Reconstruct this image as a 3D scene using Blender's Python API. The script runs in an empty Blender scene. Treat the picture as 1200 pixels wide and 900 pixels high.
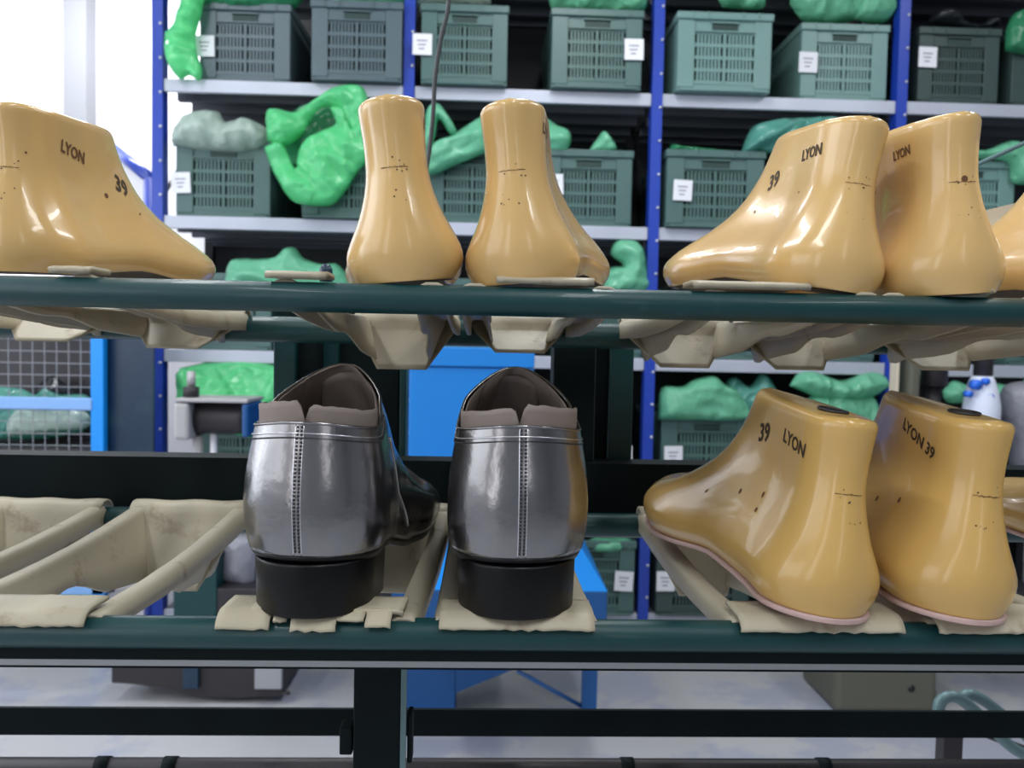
import bpy, bmesh, math, random
import numpy as np
from mathutils import Vector, Matrix, noise
from mathutils.geometry import delaunay_2d_cdt
from mathutils.bvhtree import BVHTree

S = bpy.context.scene
COL = S.collection
# ------------------------------------------------------------------ camera
FPX = 940.0
YAW, PITCH, ROLL = math.radians(2.0), math.radians(2.6), 0.02
FW = Vector((math.sin(YAW)*math.cos(PITCH), math.cos(YAW)*math.cos(PITCH), -math.sin(PITCH)))
R0 = Vector((math.cos(YAW), -math.sin(YAW), 0)); U0 = R0.cross(FW)
RT = math.cos(ROLL)*R0 + math.sin(ROLL)*U0
UP = math.cos(ROLL)*U0 - math.sin(ROLL)*R0
CAM = Vector((0, 0, 1.25))
cd = bpy.data.cameras.new('camera'); cam = bpy.data.objects.new('camera', cd); COL.objects.link(cam)
cd.sensor_width = 36; cd.lens = 36*FPX/1200; cd.clip_start = 0.02; cd.clip_end = 60
M3 = Matrix((RT, UP, -FW)).transposed()
cam.matrix_world = Matrix.Translation(CAM) @ M3.to_4x4()
cd.dof.use_dof = True; cd.dof.focus_distance = 0.50; cd.dof.aperture_fstop = 13
S.camera = cam

def P(px, py, Y):
    r = FW + RT*((px-600)/FPX) - UP*((py-450)/FPX)
    return CAM + r*(Y/r.y)

# ------------------------------------------------------------------ world, lights, exposure
w = bpy.data.worlds.new('world'); S.world = w; w.use_nodes = True
w.node_tree.nodes['Background'].inputs[0].default_value = (0.9, 0.94, 1.0, 1)
w.node_tree.nodes['Background'].inputs[1].default_value = 0.12
S.view_settings.view_transform = 'Standard'; S.view_settings.look = 'None'
S.view_settings.gamma = 1; S.view_settings.exposure = 0.0
S.view_settings.use_curve_mapping = False

def area(name, loc, target, sx, sy, power, col=(1, 1, 1)):
    l = bpy.data.lights.new(name, 'AREA'); l.shape = 'RECTANGLE'; l.size = sx; l.size_y = sy
    l.energy = power; l.color = col
    o = bpy.data.objects.new(name, l); COL.objects.link(o); o.location = loc
    d = Vector(target) - Vector(loc)
    o.rotation_euler = d.to_track_quat('-Z', 'Y').to_euler()
    return o
# ceiling strip lamps (long side along Y)
for i, (x, y, p) in enumerate([(-1.5, 1.6, 26), (0.35, 1.9, 30), (2.1, 1.6, 26), (-1.5, -1.2, 24), (0.35, -0.9, 24), (2.1, -1.2, 24)]):
    area('ceiling_strip_light', (x, y, 3.3), (x, y, 0), 0.22, 1.6, p, (0.95, 0.98, 1.0))
area('window_daylight', (-3.05, 1.0, 1.9), (0.5, 1.2, 1.2), 1.8, 2.4, 30, (0.86, 0.93, 1.0))
area('wall_fill_light', (-1.7, 3.9, 3.3), (-1.7, 4.6, 1.2), 1.2, 0.15, 50, (0.97, 0.98, 1.0))  # extra fill lamp, added to whiten the wall left of the rack

# ------------------------------------------------------------------ helpers
def mat(name, col, rough=0.5, metal=0.0, coat=0.0, emit=None, bump=None, var=None, stain=None, spec=None):
    """bump=(scale,strength); var=(scale,amount) colour mottling; stain=(scale,colour,low,high)"""
    m = bpy.data.materials.new(name); m.use_nodes = True
    nt = m.node_tree; b = nt.nodes['Principled BSDF']
    b.inputs['Base Color'].default_value = (*col, 1); b.inputs['Roughness'].default_value = rough
    b.inputs['Metallic'].default_value = metal; b.inputs['Coat Weight'].default_value = coat
    if spec is not None: b.inputs['Specular IOR Level'].default_value = spec
    tc = nt.nodes.new('ShaderNodeTexCoord'); last = None
    if var:
        n = nt.nodes.new('ShaderNodeTexNoise'); n.inputs['Scale'].default_value = var[0]; n.inputs['Detail'].default_value = 5
        nt.links.new(tc.outputs['Object'], n.inputs['Vector'])
        mx = nt.nodes.new('ShaderNodeMix'); mx.data_type = 'RGBA'
        a = var[1]
        mx.inputs[6].default_value = (*[c*(1-a) for c in col], 1); mx.inputs[7].default_value = (*[min(1, c*(1+a)) for c in col], 1)
        nt.links.new(n.outputs['Fac'], mx.inputs[0]); last = mx.outputs[2]
    if stain:
        n = nt.nodes.new('ShaderNodeTexNoise'); n.inputs['Scale'].default_value = stain[0]; n.inputs['Detail'].default_value = 6
        n.inputs['Roughness'].default_value = 0.65
        nt.links.new(tc.outputs['Object'], n.inputs['Vector'])
        mr = nt.nodes.new('ShaderNodeMapRange'); mr.inputs[1].default_value = stain[2]; mr.inputs[2].default_value = stain[3]
        nt.links.new(n.outputs['Fac'], mr.inputs[0])
        mx = nt.nodes.new('ShaderNodeMix'); mx.data_type = 'RGBA'
        if last: nt.links.new(last, mx.inputs[6])
        else: mx.inputs[6].default_value = (*col, 1)
        mx.inputs[7].default_value = (*stain[1], 1)
        nt.links.new(mr.outputs[0], mx.inputs[0]); last = mx.outputs[2]
    if last: nt.links.new(last, b.inputs['Base Color'])
    if bump:
        n = nt.nodes.new('ShaderNodeTexNoise'); n.inputs['Scale'].default_value = bump[0]; n.inputs['Detail'].default_value = 4
        nt.links.new(tc.outputs['Object'], n.inputs['Vector'])
        bp = nt.nodes.new('ShaderNodeBump'); bp.inputs['Strength'].default_value = bump[1]; bp.inputs['Distance'].default_value = 0.002
        nt.links.new(n.outputs['Fac'], bp.inputs['Height']); nt.links.new(bp.outputs[0], b.inputs['Normal'])
    if emit:
        b.inputs['Emission Color'].default_value = (*emit[0], 1); b.inputs['Emission Strength'].default_value = emit[1]
    return m

def bag_mat(name, col, thin=0.12):
    m = bpy.data.materials.new(name); m.use_nodes = True; nt = m.node_tree
    b = nt.nodes['Principled BSDF']; b.inputs['Base Color'].default_value = (*col, 1); b.inputs['Roughness'].default_value = 0.22; b.inputs['Coat Weight'].default_value = 0.3
    tr = nt.nodes.new('ShaderNodeBsdfTranslucent'); tr.inputs[0].default_value = (*col, 1)
    tp = nt.nodes.new('ShaderNodeBsdfTransparent'); tp.inputs[0].default_value = (*[0.4+0.6*c for c in col], 1)
    m1 = nt.nodes.new('ShaderNodeMixShader'); m1.inputs[0].default_value = 0.30
    m2 = nt.nodes.new('ShaderNodeMixShader'); m2.inputs[0].default_value = thin
    tc = nt.nodes.new('ShaderNodeTexCoord'); n = nt.nodes.new('ShaderNodeTexNoise'); n.inputs['Scale'].default_value = 11; n.inputs['Detail'].default_value = 3; n.inputs['Distortion'].default_value = 1.5
    bp = nt.nodes.new('ShaderNodeBump'); bp.inputs['Strength'].default_value = 0.6; bp.inputs['Distance'].default_value = 0.02
    nt.links.new(tc.outputs['Object'], n.inputs['Vector']); nt.links.new(n.outputs['Fac'], bp.inputs['Height'])
    nt.links.new(bp.outputs[0], b.inputs['Normal'])
    nt.links.new(b.outputs[0], m1.inputs[1]); nt.links.new(tr.outputs[0], m1.inputs[2])
    nt.links.new(m1.outputs[0], m2.inputs[1]); nt.links.new(tp.outputs[0], m2.inputs[2])
    nt.links.new(m2.outputs[0], nt.nodes['Material Output'].inputs[0])
    return m

MT = dict(
    last=mat('last_plastic', (0.69, 0.450, 0.175), 0.22, coat=0.35, var=(18, 0.13), bump=(60, 0.06), stain=(38, (0.30, 0.15, 0.05), 0.70, 0.80)),
    shaded=mat('last_plastic_shaded', (0.60, 0.375, 0.115), 0.24, coat=0.3, var=(18, 0.13), bump=(60, 0.06), stain=(38, (0.30, 0.15, 0.05), 0.70, 0.80)),  # same yellow plastic, with the lower tier's shade painted into its colour
    mark=mat('dark_ink', (0.05, 0.03, 0.015), 0.7),
    crack=mat('brown_crack', (0.13, 0.055, 0.02), 0.8),
    board=mat('insole_board', (0.52, 0.36, 0.33), 0.7, var=(90, 0.2)),
    soledark=mat('last_bottom', (0.05, 0.035, 0.025), 0.6),
    socket=mat('socket_black', (0.004, 0.004, 0.006), 0.35),
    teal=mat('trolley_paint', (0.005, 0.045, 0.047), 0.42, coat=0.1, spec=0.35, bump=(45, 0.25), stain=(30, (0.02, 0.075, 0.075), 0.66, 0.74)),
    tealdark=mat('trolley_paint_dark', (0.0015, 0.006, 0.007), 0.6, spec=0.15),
    steel=mat('bare_steel', (0.35, 0.37, 0.38), 0.4, 0.8),
    cream=mat('cradle_plastic', (0.42, 0.375, 0.275), 0.5, var=(14, 0.14), bump=(120, 0.12), stain=(26, (0.19, 0.12, 0.06), 0.58, 0.74)),
    tape=mat('masking_tape', (0.48, 0.43, 0.31), 0.65, bump=(90, 0.4), var=(30, 0.15)),
    leather=mat('silver_leather', (0.30, 0.295, 0.30), 0.22, 0.97, bump=(48, 0.42), var=(16, 0.35)),
    leatheredge=mat('silver_edge', (0.75, 0.75, 0.78), 0.25, 0.95),
    stitch=mat('stitch_dark', (0.02, 0.02, 0.025), 0.5),
    stitchl=mat('stitch_light', (0.55, 0.53, 0.52), 0.4, 0.3),
    lining=mat('taupe_lining', (0.24, 0.195, 0.17), 0.6, var=(40, 0.12), bump=(300, 0.15)),
    heel=mat('black_heel', (0.003, 0.003, 0.0035), 0.35, spec=0.25),
    cream2=mat('cream_board', (0.62, 0.55, 0.42), 0.6),
    crate=mat('crate_greygreen', (0.072, 0.145, 0.135), 0.42, var=(3, 0.15)),
    crateb=mat('crate_bluegrey', (0.085, 0.130, 0.150), 0.42, var=(3, 0.15)),
    cratel=mat('crate_light', (0.16, 0.29, 0.27), 0.42, var=(3, 0.12)),
    crated=mat('crate_dark', (0.045, 0.075, 0.072), 0.45, var=(3, 0.15)),
    cratein=mat('crate_contents', (0.022, 0.05, 0.045), 0.6, var=(9, 0.4)),
    cratewin=mat('crate_contents_light', (0.13, 0.26, 0.25), 0.6, var=(9, 0.3)),
    paper=mat('paper', (0.82, 0.83, 0.88), 0.7),
    ink=mat('ink_grey', (0.25, 0.25, 0.32), 0.7),
    blue=mat('rack_blue', (0.012, 0.052, 0.42), 0.38, coat=0.2),
    shelf=mat('shelf_grey', (0.50, 0.53, 0.62), 0.4, 0.2, var=(5, 0.15)),
    dark=mat('dark_panel', (0.012, 0.016, 0.018), 0.6),
    hole=mat('galvanised_bolt', (0.7, 0.72, 0.78), 0.3, 0.6),
    gbag=bag_mat('bag_green', (0.16, 0.80, 0.34)),
    gbag2=bag_mat('bag_mint', (0.24, 0.72, 0.46)),
    gbagd=bag_mat('bag_deep_green', (0.05, 0.34, 0.16)),
    tbag=bag_mat('bag_teal', (0.14, 0.46, 0.38)),
    wbag=bag_mat('bag_pale', (0.60, 0.74, 0.66)),
    graybag=bag_mat('bag_grey', (0.42, 0.42, 0.48)),
    dkbag=bag_mat('bag_black', (0.03, 0.035, 0.04)),
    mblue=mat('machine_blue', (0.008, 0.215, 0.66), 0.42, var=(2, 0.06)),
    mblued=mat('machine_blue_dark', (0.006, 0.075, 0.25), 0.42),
    lblue=mat('cage_blue', (0.0, 0.28, 0.86), 0.42),
    pblue=mat('cage_bar', (0.22, 0.42, 0.78), 0.4),
    navy=mat('navy_panel', (0.006, 0.026, 0.06), 0.3, stain=(6, (0.02, 0.06, 0.085), 0.5, 0.7)),
    olive=mat('machine_olive', (0.105, 0.105, 0.080), 0.5, var=(2, 0.1)),
    iron=mat('dark_iron', (0.035, 0.032, 0.036), 0.45, 0.3),
    mgrey=mat('machine_grey', (0.42, 0.41, 0.42), 0.45, 0.3),
    rod=mat('grey_green_rod', (0.12, 0.20, 0.21), 0.4, 0.2),
    cable=mat('cable_grey', (0.055, 0.06, 0.065), 0.5),
    ceil=mat('ceiling_paint', (0.42, 0.43, 0.44), 0.8),
    wall=mat('wall_paint', (0.80, 0.80, 0.84), 0.7, var=(1.5, 0.04)),
    wallg=mat('wall_paint_grey', (0.32, 0.33, 0.36), 0.7),
    glass=mat('window_bright_glass', (0.9, 0.93, 1.0), 0.4, emit=((0.95, 0.97, 1.0), 1.6)),
    streakglow=mat('streak_panel_glow', (0.9, 0.93, 1.0), 0.4, emit=((1.0, 0.97, 0.95), 2.2)),
    deckshade=mat('shelf_grey_shaded', (0.10, 0.11, 0.13), 0.6),  # shelf grey darkened: shade under the shelves is put into the colour
    floor=mat('painted_concrete', (0.45, 0.45, 0.465), 0.45, var=(1.6, 0.10), stain=(1.9, (0.36, 0.375, 0.45), 0.50, 0.56)),
    bottlew=mat('wrapper_white', (0.75, 0.80, 0.95), 0.4), bottleb=mat('wrapper_blue', (0.02, 0.15, 0.75), 0.4),
)

def link(name, me, m=None, parent=None, smooth=True):
    o = bpy.data.objects.new(name, me); COL.objects.link(o)
    if m:
        for mm in (m if isinstance(m, (list, tuple)) else [m]): me.materials.append(mm)
    if parent: o.parent = parent
    if smooth:
        me.polygons.foreach_set('use_smooth', [True]*len(me.polygons))
    return o
def from_py(name, v, f, m, parent=None, smooth=True):
    me = bpy.data.meshes.new(name); me.from_pydata([tuple(p) for p in v], [], f); me.update()
    return link(name, me, m, parent, smooth)
def bmo(name, bm, m, parent=None, smooth=False):
    me = bpy.data.meshes.new(name); bm.normal_update(); bm.to_mesh(me); bm.free()
    return link(name, me, m, parent, smooth)
def empty(name, loc=(0, 0, 0), rot=(0, 0, 0)):
    o = bpy.data.objects.new(name, None); COL.objects.link(o); o.location = loc; o.rotation_euler = rot
    o.empty_display_size = 0.05
    return o
def tag(o, label, cat, group=None, kind=None):
    o['label'] = label
    if cat: o['category'] = cat
    if group: o['group'] = group
    if kind: o['kind'] = kind
    return o
def box(bm, x0, x1, y0, y1, z0, z1, bev=0.0, M=None):
    r = bmesh.ops.create_cube(bm, size=1)
    vs = r['verts']
    for v in vs:
        v.co = Vector(((x0+x1)/2 + v.co.x*(x1-x0), (y0+y1)/2 + v.co.y*(y1-y0), (z0+z1)/2 + v.co.z*(z1-z0)))
    if bev > 0:
        es = set(e for v in vs for e in v.link_edges)
        rr = bmesh.ops.bevel(bm, geom=list(es), offset=bev, segments=2, affect='EDGES', profile=0.5)
        vs = list(set(vs_ for vs_ in vs if vs_.is_valid) | set(rr['verts']))
    if M:
        for v in vs: v.co = M @ v.co
    return vs
def boxo(name, x0, x1, y0, y1, z0, z1, m, parent=None, bev=0.0):
    bm = bmesh.new(); box(bm, x0, x1, y0, y1, z0, z1, bev); return bmo(name, bm, m, parent)
def tube(bm, pts, r, seg=14, caps=True):
    pts = [Vector(p) for p in pts]; n = len(pts); rs = r if isinstance(r, (list, tuple)) else [r]*n
    prev = None; rings = []
    for i, p in enumerate(pts):
        t = (pts[min(i+1, n-1)] - pts[max(i-1, 0)]).normalized()
        if prev is None:
            a = Vector((0, 0, 1)) if abs(t.z) < 0.9 else Vector((1, 0, 0)); u = t.cross(a).normalized()
        else:
            u = (prev - t*prev.dot(t)).normalized()
        prev = u; v = t.cross(u)
        rings.append([bm.verts.new(p + (u*math.cos(2*math.pi*k/seg) + v*math.sin(2*math.pi*k/seg))*rs[i]) for k in range(seg)])
    for a, b in zip(rings, rings[1:]):
        for k in range(seg): bm.faces.new((a[k], a[(k+1) % seg], b[(k+1) % seg], b[k]))
    if caps:
        bm.faces.new(rings[0][::-1]); bm.faces.new(rings[-1])
def tubeo(name, pts, r, m, parent=None, seg=14):
    bm = bmesh.new(); tube(bm, pts, r, seg); o = bmo(name, bm, m, parent, True)
    return o
def smooth_pts(ctrl, n=6):
    out = []; c = [Vector(p) for p in ctrl]
    for i in range(len(c)-1):
        p0, p1, p2, p3 = c[max(i-1, 0)], c[i], c[i+1], c[min(i+2, len(c)-1)]
        for k in range(n):
            t = k/n
            out.append(0.5*((2*p1)+(p2-p0)*t+(2*p0-5*p1+4*p2-p3)*t*t+(3*p1-p0-3*p2+p3)*t**3))
    out.append(c[-1]); return out
def interp(tab, x):
    return float(np.interp(x, [a for a, _ in tab], [b for _, b in tab]))
def sinterp(tab, x):
    # monotone-ish smooth interpolation (average of neighbours)
    s = 0.004
    return (interp(tab, x-s) + 2*interp(tab, x) + interp(tab, x+s))/4

# ------------------------------------------------------------------ setting
RX0, RX1, RY0, RY1, RZ = -3.3, 4.6, -3.4, 4.75, 3.5
tag(boxo('floor', RX0, RX1, RY0, RY1, -0.1, 0.0, MT['floor']), 'smooth grey painted concrete floor with bluish smears', None, kind='structure')
tag(boxo('ceiling', RX0, RX1, RY0, RY1, RZ, RZ+0.1, MT['ceil']), 'grey workshop ceiling', None, kind='structure')
tag(boxo('wall_back', RX0, RX1, RY1, RY1+0.1, 0, RZ, MT['wall']), 'white wall behind the rack', None, kind='structure')
tag(boxo('wall_left', RX0-0.1, RX0, RY0, RY1, 0, RZ, MT['wall']), 'white left wall', None, kind='structure')
tag(boxo('wall_right', RX1, RX1+0.1, RY0, RY1, 0, RZ, MT['wallg']), 'grey right wall', None, kind='structure')
tag(boxo('wall_front', RX0, RX1, RY0-0.1, RY0, 0, RZ, MT['wallg']), 'grey wall behind the camera', None, kind='structure')
a = P(84, 100, 4.72); b = P(110, 100, 4.72)
tag(boxo('trim_1', a.x, b.x, 4.63, 4.749, 0, RZ, MT['wallg']), 'narrow grey pilaster on the white wall', None, kind='structure')
wn = boxo('window_1', -3.25, a.x-0.02, 4.70, 4.749, 1.15, 3.2, MT['wall']); wn['kind'] = 'structure'; wn['label'] = 'bright daylit window left of the rack'
boxo('pane', -3.2, a.x-0.07, 4.685, 4.699, 1.2, 3.15, MT['glass'], wn)
wn2 = boxo('reflection_window', RX0+0.001, RX0+0.05, -2.4, 2.6, 1.1, 2.9, MT['wall']); wn2['kind'] = 'structure'; wn2['label'] = 'unseen wide window added in the left wall for reflections'  # out of view, added so the room gives bright reflections
for k in range(4):
    boxo('pane', RX0+0.051, RX0+0.06, -2.35+k*1.24, -2.35+k*1.24+1.16, 1.15, 2.85, MT['glass'], wn2)

for nm, x0, x1, z0, z1 in (('streak_panel_1', -2.9, -2.1, .5, 3.1), ('streak_panel_2', .85, 1.15, 1.3, 3.0)):  # glowing panels added out of view for highlight streaks on the silver shoes
    w3 = boxo(nm, x0-.06, x1+.06, RY0+0.001, RY0+0.04, z0-.06, z1+.06, MT['wall']); w3['kind'] = 'structure'; w3['label'] = 'unseen glowing panel added behind the camera for streaks on the shoes'
    boxo('pane', x0, x1, RY0+0.041, RY0+0.05, z0, z1, MT['streakglow'], w3)

# ------------------------------------------------------------------ rack
UPX = [-1.345, -0.33, 0.695, 1.725, 2.75]
SHZ = [2.83, 2.288, 1.737, 1.190, 0.640, 0.10]   # lip centres
YF, YB = 3.36, 3.96
rack = tag(empty('storage_rack', (0.7, YF, 0)), 'tall blue-posted steel rack with grey shelves full of plastic crates', 'rack')
def child(o, root):   # parent keeping world placement
    o.parent = root; o.matrix_parent_inverse = Matrix.Translation(root.location).inverted() if False else Matrix()
    o.location = o.location - root.location
    return o
for i, x in enumerate(UPX):
    bm = bmesh.new()
    box(bm, x-0.022, x+0.022, YF-0.012, YF+0.0, 0, 3.2); box(bm, x+0.012, x+0.022, YF, YF+0.045, 0, 3.2); box(bm, x-0.022, x-0.014, YF, YF+0.045, 0, 3.2)
    child(bmo('upright', bm, MT['blue']), rack)
    bm = bmesh.new(); box(bm, x-0.02, x+0.02, YB, YB+0.03, 0, 3.2)
    child(bmo('rear_upright', bm, MT['dark']), rack)
    bm = bmesh.new()
    for k in range(22):
        z = 0.2 + k*0.137
        tube(bm, [(x+0.014, YF-0.012, z), (x+0.014, YF-0.018, z)], 0.006, 8)
    b = child(bmo('bolt', bm, MT['hole'], None, True), rack); b['kind'] = 'stuff'
    bm = bmesh.new()
    for k, (z0, z1) in enumerate([(0.15, 0.65), (1.2, 1.7), (1.85, 2.35)]):
        tube(bm, [(x+0.01, YF+0.03, z1 if k % 2 else z0), (x+0.01, YB, z0 if k % 2 else z1)], 0.008, 8)
    child(bmo('side_brace', bm, MT['dark']), rack)
for z in SHZ:
    for i in range(4):
        x0, x1 = UPX[i]+0.023, UPX[i+1]-0.023
        bm = bmesh.new()
        box(bm, x0, x1, YF-0.005, YF+0.015, z-0.026, z+0.026, 0.003)
        box(bm, x0, x1, YF+0.015, YB-0.01, z+0.018, z+0.026)
        for q in range(3): box(bm, x0, x1, YF+0.14+q*0.17, YF+0.17+q*0.17, z-0.02, z+0.018)
        box(bm, x0, x1, YB-0.01, YB, z-0.026, z+0.026)
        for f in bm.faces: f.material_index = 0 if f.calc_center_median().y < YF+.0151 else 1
        child(bmo('shelf', bm, [MT['shelf'], MT['deckshade']]), rack)
for i in range(4):
    child(boxo('back_panel', UPX[i]+0.0, UPX[i+1]-0.0, YB+0.035, YB+0.045, 0.05, 3.2, MT['dark']), rack)

# ------------------------------------------------------------------ crates
def crate_meshes():
    W, D, H = 0.40, 0.56, 0.315
    bm = bmesh.new()                                  # body: bottom, sides, back, front frame
    box(bm, -W/2, W/2, 0.01, D, 0, 0.012)
    box(bm, -W/2, -W/2+0.008, 0.02, D, 0.012, H); box(bm, W/2-0.008, W/2, 0.02, D, 0.012, H); box(bm, -W/2+0.008, W/2-0.008, D-0.008, D, 0.012, H)
    box(bm, -W/2, -W/2+0.072, 0.004, 0.02, 0.012, H-0.03, 0.003); box(bm, W/2-0.072, W/2, 0.004, 0.02, 0.012, H-0.03, 0.003)
    box(bm, -W/2+0.072, W/2-0.072, 0.010, 0.022, 0.235, H-0.03); box(bm, -W/2+0.072, W/2-0.072, 0.010, 0.022, 0.012, 0.035)
    box(bm, -W/2+0.072, W/2-0.072, -0.001, 0.010, 0.236, 0.242); box(bm, -0.06, 0.06, -0.001, 0.010, 0.272, 0.277)
    body = bpy.data.meshes.new('body'); bm.to_mesh(body); bm.free()
    bm = bmesh.new()
    box(bm, -W/2-0.006, W/2+0.006, -0.004, 0.022, H-0.030, H, 0.004); box(bm, -W/2-0.006, W/2+0.006, D-0.02, D+0.004, H-0.03, H)
    box(bm, -W/2-0.006, -W/2+0.012, 0.022, D-0.02, H-0.03, H); box(bm, W/2-0.012, W/2+0.006, 0.022, D-0.02, H-0.03, H)
    for s in (-1, 1):
        for q in (0.075, 0.14): box(bm, s*q*1-0.002, s*q*1+0.002, -0.008, -0.003, H-0.03, H)
    rim = bpy.data.meshes.new('rim'); bm.to_mesh(rim); bm.free()
    bm = bmesh.new()
    gx0, gx1, gz0, gz1 = -W/2+0.072, W/2-0.072, 0.035, 0.235
    for k in range(5):
        z = gz0 + (gz1-gz0)*k/4; box(bm, gx0, gx1, 0.008, 0.018, z-0.007, z+0.007)
    box(bm, -0.006, 0.006, 0.006, 0.018, gz0, gz1)
    for s in (-1, 1):
        for k in range(1, 8):
            x = s*(0.006 + (gx1-0.006)*k/8); box(bm, x-0.0045, x+0.0045, 0.009, 0.016, gz0, gz1)
    grid = bpy.data.meshes.new('slot_grid'); bm.to_mesh(grid); bm.free()
    bm = bmesh.new(); box(bm, -W/2+0.01, W/2-0.01, 0.030, 0.034, 0.014, 0.24); box(bm, -W/2+0.01, W/2-0.01, 0.034, D-0.02, 0.19, 0.24)
    cont = bpy.data.meshes.new('contents'); bm.to_mesh(cont); bm.free()
    bm = bmesh.new(); box(bm, -0.055, 0.055, 0.006, 0.0105, 0.243, 0.270, 0.004)
    hand = bpy.data.meshes.new('handle_slot'); bm.to_mesh(hand); bm.free()
    bm = bmesh.new(); box(bm, -W/2+0.012, W/2-0.012, -0.002, 0.010, -0.002, 0.010, 0.003)
    lip = bpy.data.meshes.new('base_lip'); bm.to_mesh(lip); bm.free()
    return body, rim, grid, cont, hand, lip
CM = crate_meshes()
for m_ in CM: m_.materials.append(None)
paper_me = bpy.data.meshes.new('paper_label'); bm = bmesh.new(); box(bm, -0.039, 0.039, -0.0015, 0, -0.042, 0.042); bm.to_mesh(paper_me); bm.free(); paper_me.materials.append(MT['paper'])
printme = bpy.data.meshes.new('print'); bm = bmesh.new()
for q in range(3): box(bm, -0.022+q*0.004, 0.02-q*0.006, -0.0022, -0.0016, 0.012-q*0.016, 0.017-q*0.016)
bm.to_mesh(printme); bm.free(); printme.materials.append(MT['ink'])
def crate(x0, x1, row, col, label, lab=None, dy=0.0, inner='cratein', rz=0.0):
    """x0,x1 = apparent left/right edge on the shelf; lab=(x,y) centre of the paper label"""
    Y = YF + 0.015 + dy; zt = SHZ[row] + 0.026
    A = P(x0, 400, Y); B = P(x1, 400, Y)
    # slanted verticals: take the edge at the shelf's own height
    py = 407 - (zt+0.15-1.25)*FPX/Y
    A = P(x0, py, Y); B = P(x1, py, Y)
    c = empty('plastic_crate', ((A.x+B.x)/2, Y, zt+0.003), (0, 0, rz)); sx = (B.x-A.x)/0.412
    for me, nm, mm in zip(CM, ('body', 'rim', 'slot_grid', 'contents', 'handle_slot', 'base_lip'), (col, col, col, inner, 'cratein', col)):
        o = bpy.data.objects.new(nm, me); COL.objects.link(o); o.parent = c; o.scale = (sx, 1, 1)
        o.material_slots[0].link = 'OBJECT'; o.material_slots[0].material = MT[mm]
    if lab:
        Lp = P(lab[0], lab[1], Y-0.004)
        o = bpy.data.objects.new('paper_label', paper_me); COL.objects.link(o); o.parent = c
        o.location = Vector((Lp.x, Y, Lp.z)) - c.location + Vector((0, -0.005, 0)); o.rotation_euler = (0, random.uniform(-0.05, 0.05), 0)
        q = bpy.data.objects.new('print', printme); COL.objects.link(q); q.parent = o
    tag(c, label, 'crate', 'plastic crates on the rack')
    return c
random.seed(3)
crate(232, 341, 1, 'crateb', 'blue-grey crate with white label, first on the upper shelf, green bag hanging at its left', (240, 54), inner='cratein')
crate(363, 472, 1, 'crateb', 'blue-grey crate without label on the upper shelf, left of the second blue post', None, -0.06)
crate(492, 596, 1, 'crate', 'dull green crate behind the hanging cable on the upper shelf, torn white label at left', (495, 52), -0.06)
crate(645, 754, 1, 'crate', 'dull green crate on the upper shelf with white label on its right post', (743, 58), -0.06)
crate(793, 906, 1, 'cratel', 'pale grey-green crate without label, just right of the third blue post on the upper shelf', None, -0.07)
crate(938, 1042, 1, 'cratel', 'pale crate with wide white label on the upper shelf, left of the fourth blue post', (947, 73), 0.0, 'cratewin')
crate(1076, 1173, 1, 'crated', 'dark grey crate with square white label right of the fourth blue post, upper shelf', (1087, 67))
crate(1186, 1290, 1, 'crated', 'dark crate cut off by the right edge, end of the upper shelf')
crate(204, 318, 2, 'crate', 'grey-green crate under a pale bag on the second shelf, leftmost with white label', (212, 214))
crate(352, 465, 2, 'crate', 'dark green crate under the large hanging green bag on the second shelf', None, -0.05)
crate(500, 606, 2, 'crate', 'grey-green crate seen between the two middle upper lasts', None)
crate(637, 742, 2, 'crate', 'dull green crate right of the middle upper lasts, white label at its left', (649, 216))
crate(780, 897, 2, 'crate', 'green-grey crate right of the third blue post on the second shelf, white label', (800, 223), -0.05)
crate(914, 1022, 2, 'crate', 'grey-green crate half hidden behind the upper right last on the second shelf', None)
crate(1085, 1191, 2, 'cratel', 'pale teal crate showing beyond the heel of the rightmost upper last')
crate(212, 319, 3, 'crate', 'crate bottom below the upper rail at left, over the bright green bag')
crate(490, 597, 3, 'crate', 'crate showing above the lid of the blue cabinet')
crate(650, 755, 3, 'crate', 'crate behind the right trolley posts on the third shelf')
crate(790, 895, 3, 'crate', 'crate under the left one of the two right-hand upper cradles')
crate(925, 1028, 3, 'crate', 'crate right of centre on the third shelf, beside the fourth blue post')
crate(1052, 1141, 3, 'crate', 'crate between the dark machine column and the bottle on the third shelf')
crate(1180, 1285, 3, 'crate', 'crate on the third shelf cut off by the right edge')
crate(228, 334, 4, 'tealc' if False else 'crate', 'crate behind the roller clamp, under the bright green bag')
crate(490, 597, 4, 'crate', 'crate on the fourth shelf hidden behind the blue cabinet')
crate(636, 738, 4, 'crate', 'crate on the fourth shelf left of the third blue post', (730, 534))
crate(773, 884, 4, 'crate', 'crate with white label behind the lower right last, fourth shelf', (789, 534))
crate(905, 1010, 4, 'crate', 'crate wholly behind the lower right last, fourth shelf')
crate(1060, 1165, 4, 'crate', 'crate on the fourth shelf behind the second lower last')
crate(640, 745, 5, 'crate', 'lowest shelf crate left of the third blue post, white label at its right', (731, 681), -0.05)
crate(768, 880, 5, 'crated', 'dark crate with printed white label on the lowest shelf right of the third blue post', (780, 681), -0.05)
crate(893, 1000, 5, 'crate', 'crate on the lowest shelf seen through the right-hand cradle')

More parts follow.
